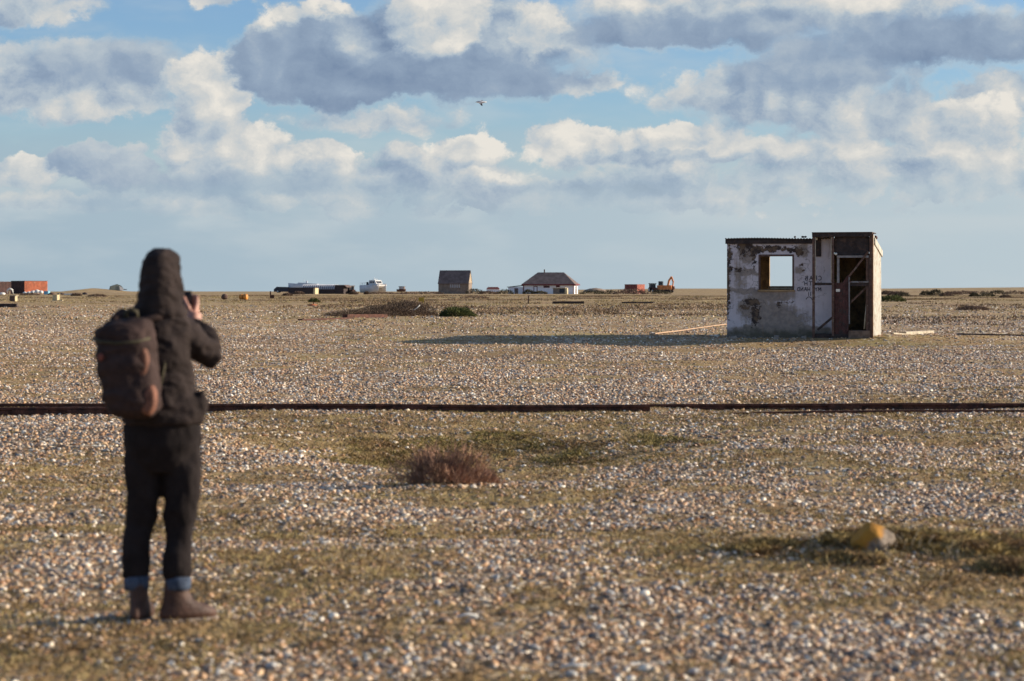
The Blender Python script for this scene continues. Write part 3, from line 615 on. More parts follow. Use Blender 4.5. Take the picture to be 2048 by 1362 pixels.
def bush(name, label, cat, loc, rx, ry, h, m, n, leaf, group=None, up=.5, stems=10, thin=.35, lumpy=.44):
    """a low bush: many small pointed leaf sprays filling a dome, over a few stems"""
    t = thing(name, label, cat, loc, 0, group); x0, y0 = loc[0], loc[1]
    u = rng.normal(size=(n, 3)); u /= np.linalg.norm(u, axis=1)[:, None]; u[:, 2] = np.abs(u[:, 2]) * .95 + .02
    r = rng.uniform(.35, 1, n) ** .45; lump = 1 - lumpy / 2 + lumpy * fbm(np.arctan2(u[:, 1], u[:, 0]) * 1.6 + 9, u[:, 2] * 2.2, int(rng.integers(1e6)), 3)
    c = u * (r * lump)[:, None] * np.array([rx, ry, h])
    dirn = u * np.array([1, 1, 1]) + np.array([0, 0, up]) + rng.normal(0, .45, (n, 3)); dirn /= np.linalg.norm(dirn, axis=1)[:, None]
    side = np.cross(dirn, rng.normal(size=(n, 3))); side /= np.linalg.norm(side, axis=1)[:, None]
    L = leaf * rng.uniform(.6, 1.5, n)[:, None]; w = L * thin * rng.uniform(.5, 1.2, n)[:, None]
    v = np.stack([c - side * w, c + side * w, c + dirn * L], 1).reshape(-1, 3)
    g = T(x0 + v[:, 0], y0 + v[:, 1]) - loc[2]; v[:, 2] = np.maximum(v[:, 2] + np.clip(g, -.4 * h, .4 * h), g - .02)
    me = bpy.data.meshes.new('foliage'); me.vertices.add(3 * n); me.vertices.foreach_set('co', v.ravel()); me.loops.add(3 * n); me.loops.foreach_set('vertex_index', np.arange(3 * n, dtype=np.int32))
    me.polygons.add(n); me.polygons.foreach_set('loop_start', np.arange(0, 3 * n, 3, dtype=np.int32)); me.polygons.foreach_set('loop_total', np.full(n, 3, np.int32)); me.update(calc_edges=True); me.materials.append(m)
    o = bpy.data.objects.new('foliage', me); COL.objects.link(o); o.parent = t
    if stems:
        b = MB()
        for i in range(stems):
            a = random.uniform(0, 6.28); q = random.uniform(.2, .8)
            b.tube([(rx * .15 * math.cos(a), ry * .15 * math.sin(a), -.05 * h), (rx * q * .6 * math.cos(a), ry * q * .6 * math.sin(a), h * .5), (rx * q * math.cos(a), ry * q * math.sin(a), h * .85)], [leaf * .09, leaf * .07, leaf * .03], 5)
        b.build('stem', stem_m, t)
    return t

# --- white house with a hipped roof
p = foot(1097, 588.5, 480); h = thing('hipped_house', 'white single storey house with dark red trim and brown hipped roof', 'house', p, math.radians(-9))
def rect(a, b, z0, z1): return a, b, z0, z1
b = MB(K); b.box(-51, 51, 0, 62, -6, 20); b.build('wall', white_wall, h)
b = MB(K); e = 20; b.add([(-54, -4, e), (54, -4, e), (54, 66, e), (-54, 66, e), (-26, 30, 44), (27, 30, 44), (-54, -4, e - 1.2), (54, -4, e - 1.2), (54, 66, e - 1.2), (-54, 66, e - 1.2)],
                      [(0, 1, 5, 4), (1, 2, 5), (2, 3, 4, 5), (3, 0, 4), (0, 6, 7, 1), (1, 7, 8, 2), (2, 8, 9, 3), (3, 9, 6, 0), (6, 9, 8, 7)]); rf = b.build('roof', brown_roof, h)
b = MB(K); b.box(-13.5, -11.5, 28, 30, 43, 50); b.build('chimney', rust_m, rf)
b = MB(K); b.box(-54.2, 54.2, -4.8, -4.1, e - 2.2, e + .4); b.box(54.3, 55, -4, 66, e - 2.2, e + .4); b.build('gutter', dark_red, rf)
for xa in (-51.5, 49.8): b = MB(K); b.box(xa, xa + 1.8, -.8, -.05, -6, 19); b.build('corner_board', dark_red, h)
def opening(par, x0, x1, z0, z1, y=-.05, fr=1.1, frm=dark_red, pane=glass_m, nm='window'):
    b = MB(K); b.box(x0, x0 + fr, y - .7, y, z0, z1); b.box(x1 - fr, x1, y - .7, y, z0, z1); b.box(x0 + fr, x1 - fr, y - .7, y, z1 - fr, z1); b.box(x0 + fr, x1 - fr, y - .7, y, z0, z0 + fr); o = b.build(nm, frm, par)
    b = MB(K); b.box(x0 + fr, x1 - fr, y - .3, y - .05, z0 + fr, z1 - fr); b.build('pane', pane, o); return o
opening(h, -30, -22.5, 3, 16, pane=white_wall, nm='door'); opening(h, -10, 2, 13, 17); opening(h, 15, 23, 14, 17.5)
b = MB(K); b.box(-83, -51.2, 8, 50, -6, 14.6); ex = b.build('extension_wall', white_wall, h)
b = MB(K); b.add([(-85, 6, 15), (-51.4, 6, 18.6), (-51.4, 52, 18.6), (-85, 52, 15), (-85, 6, 14), (-51.4, 6, 17.4), (-51.4, 52, 17.4), (-85, 52, 14)], [(0, 1, 2, 3), (7, 6, 5, 4), (0, 4, 5, 1), (1, 5, 6, 2), (2, 6, 7, 3), (3, 7, 4, 0)]); b.build('extension_roof', dark_wood, h)
opening(h, -70, -63, 0, 12, 7.9, nm='door', pane=grey_wood)
b = MB(K); b.box(51.6, 52.4, 24, 36, 1, 16); b.build('side_window', glass_m, h)
p = foot(1120, 589.5, 466); k = thing('lean_to_hut', 'low weathered hut with a pale end board in front of the white house', 'hut', p, math.radians(-9)); K2 = 466 / FPX
b = MB(K2); b.box(-14, 10, 0, 14, -3, 13); b.build('wall', grey_wood, k); b = MB(K2); b.box(-16, 11, -1.5, 15, 13.1, 14.3); b.build('roof', cream_m, k)
b = MB(K2); b.box(-1, 9, -.5, -.05, 4, 12); b.build('dark_hatch', glass_m, k); b = MB(K2); b.box(10.1, 14.5, -1, 14, -3, 13.5); b.build('end_board', cream_m, k)

# --- dark gabled hut
p = foot(907, 583.5, 480); h = thing('gabled_hut', 'tall dark weathered timber hut with a steep gabled roof', 'hut', p, math.radians(-10))
b = MB(K); b.prism([(-31, -6), (31, -6), (31, 18), (-31, 18)], 0, 34); b.build('wall', grey_wood, h)
gab_m = mat('sunlit_grey_boards', (.36, .28, .19), .85, .2, 2)  # paler copy of the boards, sunlight put into the colour
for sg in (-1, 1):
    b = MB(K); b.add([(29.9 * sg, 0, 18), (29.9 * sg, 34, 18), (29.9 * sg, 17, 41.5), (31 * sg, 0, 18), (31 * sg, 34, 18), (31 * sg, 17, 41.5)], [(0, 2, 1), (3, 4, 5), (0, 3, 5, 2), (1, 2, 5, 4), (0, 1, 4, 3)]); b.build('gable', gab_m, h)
b = MB(K); b.add([(-31.6, -2, 16.6), (31.6, -2, 16.6), (31.6, 17, 43), (-31.6, 17, 43), (31.6, 36, 16.6), (-31.6, 36, 16.6), (-31.6, -2, 15.4), (31.6, -2, 15.4), (31.6, 17, 41.6), (-31.6, 17, 41.6), (31.6, 36, 15.4), (-31.6, 36, 15.4)],
                      [(0, 1, 2, 3), (3, 2, 4, 5), (6, 9, 8, 7), (9, 11, 10, 8), (0, 6, 7, 1), (5, 4, 10, 11), (1, 7, 8, 2), (2, 8, 10, 4), (0, 3, 9, 6), (3, 5, 11, 9)]); b.build('roof', brown_roof, h)
for i in range(5): 
    b = MB(K); x = -7 + i * 4.4; b.box(x, x + 2.4, -.5, -.04, 8, 15); b.build('window', mat('pale_window_glass', (.38, .38, .40), .3, .1) if i == 0 else bpy.data.materials['pale_window_glass'], h)
# --- long low black sheds on the left
p = foot(604, 589.5, 470); h = thing('low_black_shed', 'low flat black shed with a pale cream end in front of white boat', 'shed', p, math.radians(-10)); K3 = 470 / FPX
b = MB(K3); b.box(-29, 26, 0, 26, -4, 13.5); b.build('wall', black_wood, h); b = MB(K3); b.box(-30, 27, -1, 27, 13.6, 14.5); b.build('roof', rust_sheet, h)
b = MB(K3); b.box(26.1, 27.2, 0, 26, -4, 13.4); b.build('end_door', cream_m, h); b = MB(K3); b.box(23.5, 26, -.7, -.05, -3, 13); b.build('end_door', cream_m, h)
p = foot(650, 588.5, 482); h = thing('ribbed_roof_shed', 'long black shed with a ribbed curved roof and shiny metal bands', 'shed', p, math.radians(-8)); K3 = 482 / FPX
b = MB(K3); b.box(-48, 24, 2, 34, -4, 10); b.build('wall', black_wood, h)
prof = [(1.0 + 17 * (1 - math.cos(a)), 9.5 + 9.5 * math.sin(a)) for a in [math.pi * i / 10 for i in range(11)]]
def barrel(x0, x1, dz):
    v = [(x0, y, z + dz) for y, z in prof] + [(x1, y, z + dz) for y, z in prof]; n = len(prof)
    return v, [tuple(range(n)), tuple(range(2 * n - 1, n - 1, -1))] + [(j, j + n, (j + 1) % n + n, (j + 1) % n) for j in range(n)]
b = MB(K3); b.add(*barrel(-48, 24, 0)); b.build('roof', mat('dark_ribbed_sheet', (.10, .09, .10), .5, .25, 3), h)
zinc = mat('bare_zinc', (.62, .62, .64), .4, .1, 3)
for i in range(17): b = MB(K3); b.add(*barrel(-47.5 + i * 4.3, -46 + i * 4.3, .7)); b.build('roof_band', zinc, h)
p = foot(680, 588, 476); h = thing('black_porch_shed', 'small black boarded shed with a canopy at the end of ribbed roof shed', 'shed', p, math.radians(-22))
b = MB(K); b.box(-12, 8, 0, 20, -4, 17); b.build('wall', black_wood, h); b = MB(K); b.add([(-13, -1, 17.1), (9, -1, 17.1), (15, -1, 13), (-13, 21, 17.1), (9, 21, 17.1), (15, 21, 13), (-13, -1, 18), (9, -1, 18.2), (15.5, -1, 14), (-13, 21, 18), (9, 21, 18.2), (15.5, 21, 14)], [(0, 3, 4, 1), (1, 4, 5, 2), (6, 7, 10, 9), (7, 8, 11, 10), (0, 1, 7, 6), (1, 2, 8, 7), (2, 5, 11, 8), (3, 9, 10, 4), (4, 10, 11, 5), (0, 6, 9, 3)]); b.build('roof', brown_roof, h)

# --- boats
def hull(mb, L, B, H, sheer, n=10, bow=1, x0=0):
    """closed hull, stern at x0, bow at x0+L"""
    R = []
    for i in range(n + 1):
        t = i / n; w = B / 2 * (1 - max(0, (t - .45) / .55) ** 2.2) + .02 * B; z1 = H + sheer * t * t; z0 = H * .25 * max(0, t - .7) ** 1.2 * 3
        R.append([Vector((x0 + L * t * bow, y, z)) for y, z in ((-w, z1), (-w * .92, z0 + (z1 - z0) * .45), (-w * .45, z0), (w * .45, z0), (w * .92, z0 + (z1 - z0) * .45), (w, z1))])
    return mb.rings(R)
p = foot(748, 585.5, 490); KB = 490 / FPX * .74; h = thing('catamaran_boat', 'white twin hulled motor catamaran with wheelhouse stranded on shingle', 'boat', p, math.radians(-38))
for sgn in (-1, 1):
    b = MB(KB); hull(b, 64, 12, 19, 6, x0=-34); o = b.build('hull', white_gel, h); o.location = (0, sgn * 15 * KB, 0)
b = MB(KB); b.box(-33, 22, -20, 20, 14, 21); b.prism([(22, 14), (28, 18), (28.5, 22), (22, 21)], -19, 19); b.build('deck', white_gel, h)
b = MB(KB); b.prism([(-8, 21.1), (16, 21.1), (20, 24), (15, 33), (-6, 33)], -13, 13); wh = b.build('wheelhouse', white_gel, h)
for i in range(4): b = MB(KB); M = Matrix.Translation((17.7, -10 + i * 5.4, 28.4)) @ Matrix.Rotation(-.5, 4, 'Y'); b.box(-.2, .5, 0, 3.8, -3, 3, M=M); b.build('window', glass_m, wh)
for i in range(3): b = MB(KB); b.box(-4 + i * 6, 0 + i * 6, -13.6, -13.05, 26, 31); b.build('window', glass_m, wh)
b = MB(KB); b.box(-7, 14, -12, 12, 33.1, 34); b.tube([(2, 0, 34), (2, 0, 41)], .5, 5); b.tube([(8, 5, 34), (7, 5, 39)], .5, 5); b.box(-1, 5, -5, 5, 36, 37); b.build('mast', white_gel, wh)
for sgn in (-1, 1):
    b = MB(KB); b.tube([(-33, sgn * 19, 26), (-10, sgn * 19, 27)], .4, 5); [b.tube([(x, sgn * 19, 21), (x, sgn * 19, 27)], .35, 5) for x in (-33, -25, -17, -10)]
    b.build('guard_rail', white_gel, h)
b = MB(KB); b.prism([(-16, 21.1), (-10, 21.1), (-11, 29), (-15, 29)], -14, -10); b.build('engine_box', glass_m, h)
p = foot(612, 586, 500); KB = 500 / FPX; h = thing('white_sailing_hull', 'long white boat lying behind the low black sheds', 'boat', p, math.radians(-6))
b = MB(KB); hull(b, 70, 26, 17, 3, bow=-1, x0=34); b.build('hull', white_gel, h); b = MB(KB); b.prism([(-18, 17), (26, 13), (24, 18), (-14, 21)], -8, 8); b.build('cabin', white_gel, h)
b = MB(KB); b.tube([(-4, 0, 18), (-4, 0, 27)], .5, 5); b.box(0, 3, -2, 2, 18, 24); b.build('mast', zinc, h)
p = foot(803, 583.5, 520); KB = 520 / FPX; h = thing('small_cabin_boat', 'small brown and orange cabin boat on the shingle ridge', 'boat', p, math.radians(-15))
b = MB(KB); hull(b, 18, 9, 5, 1, x0=-9); b.build('hull', brown_net, h); b = MB(KB); b.box(-4, 6, -3.5, 3.5, 5.1, 9.5); b.box(-5, 7, -4, 4, 9.6, 10.8); b.build('cabin', brown_roof, h); b = MB(KB); b.box(-3, 5, -3.8, -3.55, 6, 9); b.build('window', white_gel, h)
p = foot(236, 580.5, 520); KB = 520 / FPX; p.z = Tz(p.x, p.y); h = thing('wrecked_dinghy', 'grey and white wrecked cabin dinghy tipped on the shingle mound', 'boat', p, math.radians(15))
b = MB(KB); b.prism([(-17, 1), (-10, -1), (8, -1), (11, 2), (6, 9), (-2, 12), (-15, 8)], -6, 8); b.build('hull', mat('grey_green_hull', (.20, .22, .19), .7, .3, 2), h)
b = MB(KB); b.prism([(2, 9), (11, 2), (8, -1), (3, 0)], -7, -6.1); b.build('cabin_side', white_gel, h); b = MB(KB); b.box(10, 17, -3, 3, .5, 2.2); b.build('loose_plank', black_wood, h)

# --- vehicles
def wheel(par, x, y, r, w, kk):
    b = MB(kk); b.tube([(x, y - w / 2, r), (x, y + w / 2, r)], r, 14, False); o = b.build('wheel', tyre_m, par); c = MB(kk); c.tube([(x, y - w / 2 - .15, r), (x, y - w / 2 - .02, r)], r * .5, 10, False); c.build('rim', zinc, o)
p = foot(569, 585.5, 500); KB = 500 / FPX; h = thing('dark_estate_car', 'dark car parked behind the left end of the low black shed', 'car', p, math.radians(-8))
b = MB(KB); b.prism([(-20, 2), (20, 2), (20, 6), (12, 7.2), (7, 11.5), (-14, 12), (-20, 7)], -8, 8); b.build('body', mat('dark_navy_paint', (.03, .035, .055), .35, .2), h); b = MB(KB); b.box(-13, 6, -8.2, -8.02, 7.6, 11); b.build('window', glass_m, h)
for x in (-12, 12): wheel(h, x, -7, 3, 2, KB); wheel(h, x, 7, 3, 2, KB)
def tractor(name, label, px, py, d, rz, bodym, cabm, group=None):
    p = foot(px, py, d); kk = d / FPX; h = thing(name, label, 'tractor', p, rz, group)
    b = MB(kk); b.prism([(-8, 4), (12, 4), (12, 8), (10, 9.5), (-1, 9.5), (-8, 8)], -3.4, 3.4); b.build('bonnet', bodym, h)
    b = MB(kk)
    for x in (-7.5, 1.5):
        for y in (-4.5, 4.5): b.box(x - .5, x + .5, y - .5, y + .5, 8, 16.5)
    b.box(-8, 2, -5, 5, 7, 9.2); c = b.build('cab', cabm, h); b = MB(kk); b.box(-9, 3.2, -6, 6, 16.5, 18); b.build('cab_roof', cabm, c); b = MB(kk); b.box(-7, 1, -4.3, 4.3, 9.3, 16.3); b.build('window', glass_m, c)
    for y in (-5.5, 5.5): wheel(h, -4, y, 5, 3, kk); wheel(h, 9, y * .8, 3.2, 2, kk)
    return h
tractor('old_tractor', 'rusty red tractor beside the black sheds and catamaran', 703, 589, 478, math.radians(-60), rust_m, grey_wood)
tractor('cab_tractor', 'rusty tractor with tall dark cab between red container and digger', 1306, 584.5, 480, math.radians(-70), rust_m, black_wood)
p = foot(1330, 585.5, 480); h = thing('orange_excavator', 'orange tracked excavator with its boom folded up', 'excavator', p, math.radians(-20))
for y in (-9, 9): b = MB(K); b.prism([(-15, 2), (-12, 0), (12, 0), (15, 2), (15, 4), (12, 6), (-12, 6), (-15, 4)], y - 2.5, y + 2.5); b.build('track', tyre_m, h)
b = MB(K); b.box(-14, 14, -9, 9, 6.1, 15); b.prism([(8, 15), (14, 15), (14, 6.1), (16, 8), (15, 14)], -8, 8); b.build('body', digger_m, h)
b = MB(K); b.box(-11, -3, -9.5, -2, 15.1, 23); b.build('cab', glass_m, h)
b = MB(K); b.bar((6, 0, 13), (8.5, 0, 25), 3.6, 3.4); b.bar((8, 0, 24), (14, 0, 32), 3.2, 3.4); b.build('boom', digger_m, h)
b = MB(K); b.bar((13.6, 0, 32), (17.5, 0, 21), 2.6, 2.8); b.bar((17, 0, 22), (16, 0, 13), 2.2, 2.2); b.build('dipper_arm', digger_m, h)
b = MB(K); b.prism([(13, 13), (19, 13), (20, 8), (16, 5), (13, 7)], -4, 4); b.build('bucket', rust_m, h)
# --- containers
brown_shade_c = mat('brown_and_shade_steel', (.085, .042, .036), .75, .3, 1.5)  # brown container's own colour; also paints shade on the red one's sides and roof
def container(name, label, px, py, d, rz, L, Wd, H, m, m2):
    p = foot(px, py, d); kk = d / FPX; h = thing(name, label, 'container', p, rz)
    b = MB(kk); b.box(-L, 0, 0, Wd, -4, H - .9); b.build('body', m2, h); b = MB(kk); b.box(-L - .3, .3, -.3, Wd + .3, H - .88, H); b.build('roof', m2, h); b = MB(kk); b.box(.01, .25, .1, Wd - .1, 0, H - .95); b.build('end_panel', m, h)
    nn = int(L / 2.0)
    b = MB(kk)
    for i in range(nn): b.box(-L + i * L / nn, -L + (i + .5) * L / nn, -.35, -.02, 0, H - 1)
    b.build('rib', m2, h); nn = int(Wd / 2.2); b = MB(kk)
    for i in range(nn): b.box(.26, .6, i * Wd / nn, (i + .5) * Wd / nn, 0, H - 1)
    b.build('rib', m, h); return h
container('red_container', 'orange red ribbed container at the far left with its sunlit end showing', 49, 587.5, 480, math.radians(-45), 48, 54, 26, orange_steel, brown_shade_c)
container('brown_container', 'dark brown container cut off by the left edge behind the red one', -8, 587.5, 496, math.radians(-40), 60, 40, 24.5, brown_shade_c, brown_shade_c)
container('pink_container', 'small red container behind a bush mound beside the digger', 1274, 583.5, 486, math.radians(-32), 28, 32, 15, red_steel, mat('shaded_red_steel', (.22, .07, .06), .7, .3, 2))  # body and roof take a darker red with shade put into the colour
# --- distant red-roofed building
p = foot(986, 584, 700); kk = 700 / FPX; h = thing('distant_red_hut', 'tiny red roofed hut on the skyline left of the white house', 'hut', p, 0)
b = MB(kk); b.box(-13, 13, 0, 20, -4, 5.5); b.build('wall', white_wall, h); b = MB(kk); b.prism([(-14, 5.6), (14, 5.6), (10, 10), (-10, 10)], -1, 21); b.build('roof', mat('faded_red_roof', (.38, .13, .11), .8, .2), h)

# --- junk by the containers
def boxy(name, label, cat, px, py, d, w, hh, m, rz=0, dep=None, group=None, jit=.0):
    kk = d / FPX; b = MB(kk); b.box(-w / 2, w / 2, 0, dep or w, -1, hh, jit); return single(b, name, m, label, cat, at(px, d=d), math.radians(rz), group)
for i, (px, py, w, hh, wh) in enumerate(((50, 588.5, 8, 5, 'leftmost small white sack'), (58, 589, 9, 6, 'second white sack from the left'), (66, 588, 10, 7, 'third white sack from the left'), (74, 587, 10, 7.5, 'tallest white sack, fourth from the left'), (82, 587, 9, 6, 'rightmost white sack'), (62, 591, 7, 3.5, 'low white sack lying in front of the others'))):
    b = MB(460 / FPX); b.ell((0, 0, hh * .45), (w * .55, w * .5, hh * .55), 9, 6, .16)
    single(b, 'white_sack', sack_m, wh + ' heaped by the red container', 'sack', foot(px, py, 462 - i), group='white sacks heaped by the red container')
boxy('blue_crate', 'pale blue plastic crate right of the white sacks', 'crate', 92, 591.5, 425, 9, 7, blue_m, -15)
kk = 190 / FPX; p = at(110, d=190); h = thing('wooden_chair_crate', 'pale wooden seat shaped crate standing on the turf near blue crate', 'crate', p, math.radians(-25))
b = MB(kk); b.box(-6, 5, 0, 8, 0, 12); b.build('box', cream_m, h); b = MB(kk); b.box(3, 5.6, 8.1, 9, 0, 15); b.build('back_board', cream_m, h)
b = MB(kk); b.box(6, 16, 2, 6, 0, 1.5); b.build('fallen_board', cream_m, h)
kk = 165 / FPX; p = at(26, d=165); h = thing('brown_box_crate', 'dark wooden box crate with a sunlit side near the left edge', 'crate', p, math.radians(-22))
b = MB(kk); b.box(-8, 4, 0, 8, -1, 11); b.build('box', brown_wood, h); b = MB(kk); b.box(4.1, 5, 0, 8, -1, 11); b.build('sunlit_side', cream_m, h); b = MB(kk); b.box(-9, 7, -1, 9, 11.05, 12); b.build('lid', pale_wood, h)  # cream slab paints sunlight onto the right side of the brown box
p = at(8, d=128); b = MB(128 / FPX); b.box(-40, 26, 0, 7, -1, 7, .3); single(b, 'dark_beam', dark_wood, 'long dark timber beam on the ground at the left edge', 'beam', p, math.radians(-6))
kk = 420 / FPX; h = thing('white_arch', 'white arched prop standing in front of the dark container', 'arch', at(20, d=420), math.radians(-10))
b = MB(kk); b.tube([(-6, 0, 3), (-5, 0, 9), (0, 0, 11.5), (5, 0, 9.5), (7, 0, 0)], [1.2, 1.8, 2.4, 1.8, 1.0], 8); b.build('arch', sack_m, h); b = MB(kk); b.tube([(-1, 0, 9), (-1, 0, 0)], .9, 6); b.build('prop', cream_m, h)
b = MB(400 / FPX); b.ell((0, 0, 2), (6, 5, 2.6), 9, 5, .15); single(b, 'white_bundle', sack_m, 'white bundle lying at the left edge below the white arch', 'bundle', at(4, d=330))
for i, (px, py, w, hh, m, lb) in enumerate(((103, 587, 12, 4.5, brown_net, 'first dark heap of nets right of the blue crate'), (122, 588, 13, 4, black_wood, 'second dark heap of nets between crate and white plank'), (146, 587.5, 14, 3.5, brown_net, 'third dark heap of nets by the white plank'), (170, 586, 10, 5, black_wood, 'small dark pointed heap at the right end of the nets'))):
    b = MB(400 / FPX); b.ell((0, 0, hh * .3), (w * .6, w * .5, hh * .7), 10, 6, .22); single(b, 'net_heap', m, lb, 'net heap', at(px, d=400 + 3 * i, sink=.03))
boxy('white_plank', 'white plank lying among the dark net heaps', 'plank', 137, 590, 385, 17, 2.8, sack_m, -4, 4)
# floats, posts, flotsam
b = MB(200 / FPX); b.ell((0, 0, 5.6), (6.6, 6.6, 6.2), 12, 8, .03); single(b, 'brown_buoy', brown_net, 'round dark brown buoy on the turf left of the orange drum', 'buoy', at(449, d=205))
h = thing('orange_drum', 'orange drum float with a split middle lying on its side', 'drum', at(487, d=205), math.radians(-18)); kk = 205 / FPX
for i, (x, r) in enumerate(((-4.5, 5.2), (4.5, 5.6))): b = MB(kk); b.tube([(x - 4, 0, 5.5), (x - 3.2, 0, 5.5), (x + 3.2, 0, 5.5), (x + 4, 0, 5.5)], [r * .7, r, r, r * .7], 12); b.build('float_half', float_o, h)
h = thing('winch_post', 'old iron winch post with a small wheel right of the drums', 'post', at(541, d=215)); kk = 215 / FPX
b = MB(kk); b.box(-1.2, 1.2, -1, 1, -1, 15, .2); b.build('post', rust_m, h); b = MB(kk); b.tube([(4, 0, 4), (4, 1.5, 4)], 4, 10, False); b.build('wheel', rust_m, h)
b = MB(150 / FPX); b.box(-1.3, 1.3, -1.2, 1.2, -2, 17, .15); single(b, 'wooden_post', brown_wood, 'short upright wooden post in front of the white house', 'post', at(1057, d=150))
def plank(name, label, px0, px1, d0, d1, w, hh, m, cat='plank', up=.02):
    a, c = at(px0, d=d0), at(px1, d=d1); b = MB(); n = 6; mid = (a + c) / 2
    pts = [a.lerp(c, i / n) for i in range(n + 1)]
    for i, q in enumerate(pts): q.z = Tz(q.x, q.y) * .35 + (a.z + (c.z - a.z) * i / n) * .65 + up; 
    R = []; t = (c - a).normalized(); u = Vector((-t.y, t.x, 0)) * w / 2
    for q in pts: q = q - mid; R.append([q - u, q + u, q + u + Vector((0, 0, hh)), q - u + Vector((0, 0, hh))])
    b.rings(R, True, False); return single(b, name, m, label, cat, mid)
plank('dark_board', 'long dark board lying on the turf right of the wooden post', 1105, 1168, 150, 150, .35, .16, dark_wood, 'board')
plank('dark_board', 'thin dark board lying on the turf below the red container', 1245, 1308, 152, 151, .3, .1, dark_wood, 'board')
plank('old_timber', 'dark rusty timber baulk lying below the brown bush', 690, 770, 87, 89, .25, .13, rust_m, 'timber'); plank('old_timber', 'half buried rusty timber left of the longer baulk', 600, 700, 83, 86, .2, .05, rust_m, 'timber')
plank('bleached_pole', 'long bleached pole lying on the shingle left of the shed', 1302, 1452, 62.5, 76, .06, .03, mat('tan_pole', (.42, .28, .18), .8, .2), 'pole')
plank('bleached_plank', 'thick bleached plank lying right of the shed', 1806, 1862, 63, 64.5, .2, .08, pale_wood); plank('bleached_plank', 'thin grey lath lying beside the thick plank right of the shed', 1786, 1832, 61.5, 62.5, .05, .04, pale_wood)
plank('thin_batten', 'short green grey batten at the right foot of the shed', 1768, 1780, 59.3, 59, .06, .06, cream_m, 'batten'); plank('iron_strip', 'long dark iron strip on the shingle at the right edge', 1915, 2120, 61, 61, .10, .035, dark_wood, 'strip')
h = thing('orange_float_heap', 'small orange float half buried in front of the low black shed', 'float', at(625, d=136)); b = MB(136 / FPX); b.ell((0, 0, 1), (11, 8, 3.4), 12, 6, .12); b.build('float', mat('faded_orange', (.40, .14, .06), .7, .3, 3), h); b = MB(136 / FPX); b.tube([(2, 0, 3), (2, 0, 7)], 1.2, 6); b.build('stub', rust_m, h)
b = MB(97 / FPX); b.box(-6, 2, 0, 4, -2, 6, .3); b.box(2.2, 5, -1, 4, -4, 7, .3); q = foot(843, 601, 97.5); single(b, 'yellow_crate', yellow_m, 'yellow plastic crate caught on top of the brown bush', 'crate', q)
b = MB(94 / FPX); b.tube([(-6, 0, 2), (0, 0, 6), (6, 0, 12)], [.9, 1, .9], 6); single(b, 'white_stick', sack_m, 'bent white stick leaning on the brown bush', 'stick', foot(834, 622, 93.2))
b = MB(46 / FPX); b.ell((0, 0, 2.5), (6, 6, 4), 9, 6, .08); single(b, 'pale_stone', mat('pale_stone', (.66, .60, .47), .8, .15, 9), 'single pale stone block on the shingle near the shed shadow', 'stone', at(918, d=47.2))
b = MB(62 / FPX); b.ell((0, 0, 1.5), (6, 5, 2.4), 9, 6, .12); single(b, 'white_flint', sack_m, 'white flint lying just left of the shed wall', 'stone', at(1434, d=62)); b = MB(62 / FPX); b.ell((0, 0, 1), (4, 4, 1.8), 9, 6, .12); single(b, 'white_flint', sack_m, 'smaller white flint left of the larger one by the shed', 'stone', at(1424, d=62.5))

for i, (px, d, w_, lb) in enumerate(((1466, 60.0, .10, 'left corner of the shed front'), (1508, 59.8, .07, 'shed front below the stained patch'), (1553, 59.6, .12, 'shed front below the window'), (1608, 59.4, .08, 'shed front below the graffiti'))):
    b = MB(); b.box(-w_, w_, -w_ * .6, w_ * .6, -.04, w_ * .7, .025); single(b, 'plaster_lump', pale_stone_m, 'fallen lump of masonry at the ' + lb, 'rubble', at(px, d=d), i * .7, 'masonry lumps fallen at the foot of the shed', bevel=.012)
# --- bushes and heather
def bpx(name, label, px, d, wpx, hpx, m, n=700, cat='bush', group=None, deep=1.0, stems=6, leafpx=None, thin=.35):
    kk = d / FPX; return bush(name, label, cat, at(px, d=d), wpx / 2 * kk, wpx / 2 * kk * deep, hpx * kk, m, n, (leafpx or max(2.2, hpx * .22)) * kk, group, stems=stems, thin=thin)
bpx('dry_bush', 'large brown dry bush mound with a yellow crate on top', 808, 96, 130, 31, bush_m, 14000, leafpx=2.2, thin=.2)
bpx('dry_bush', 'middle slope of the large brown bush mound', 768, 95, 130, 22, bush_m, 9000, leafpx=2.2, thin=.2, stems=0)
bpx('dry_bush', 'lower left tail of the large brown bush mound', 720, 93.5, 150, 14, bush_m, 7000, leafpx=2.2, thin=.2, stems=0)
bpx('green_bush', 'low dark green bush right of the brown bush mound', 915, 93, 74, 18, green_m, 4500, leafpx=3.6, thin=.2)
bpx('dark_tuft', 'small dark tuft right in front of the low black shed', 628, 160, 24, 7.5, green_m, 1200)
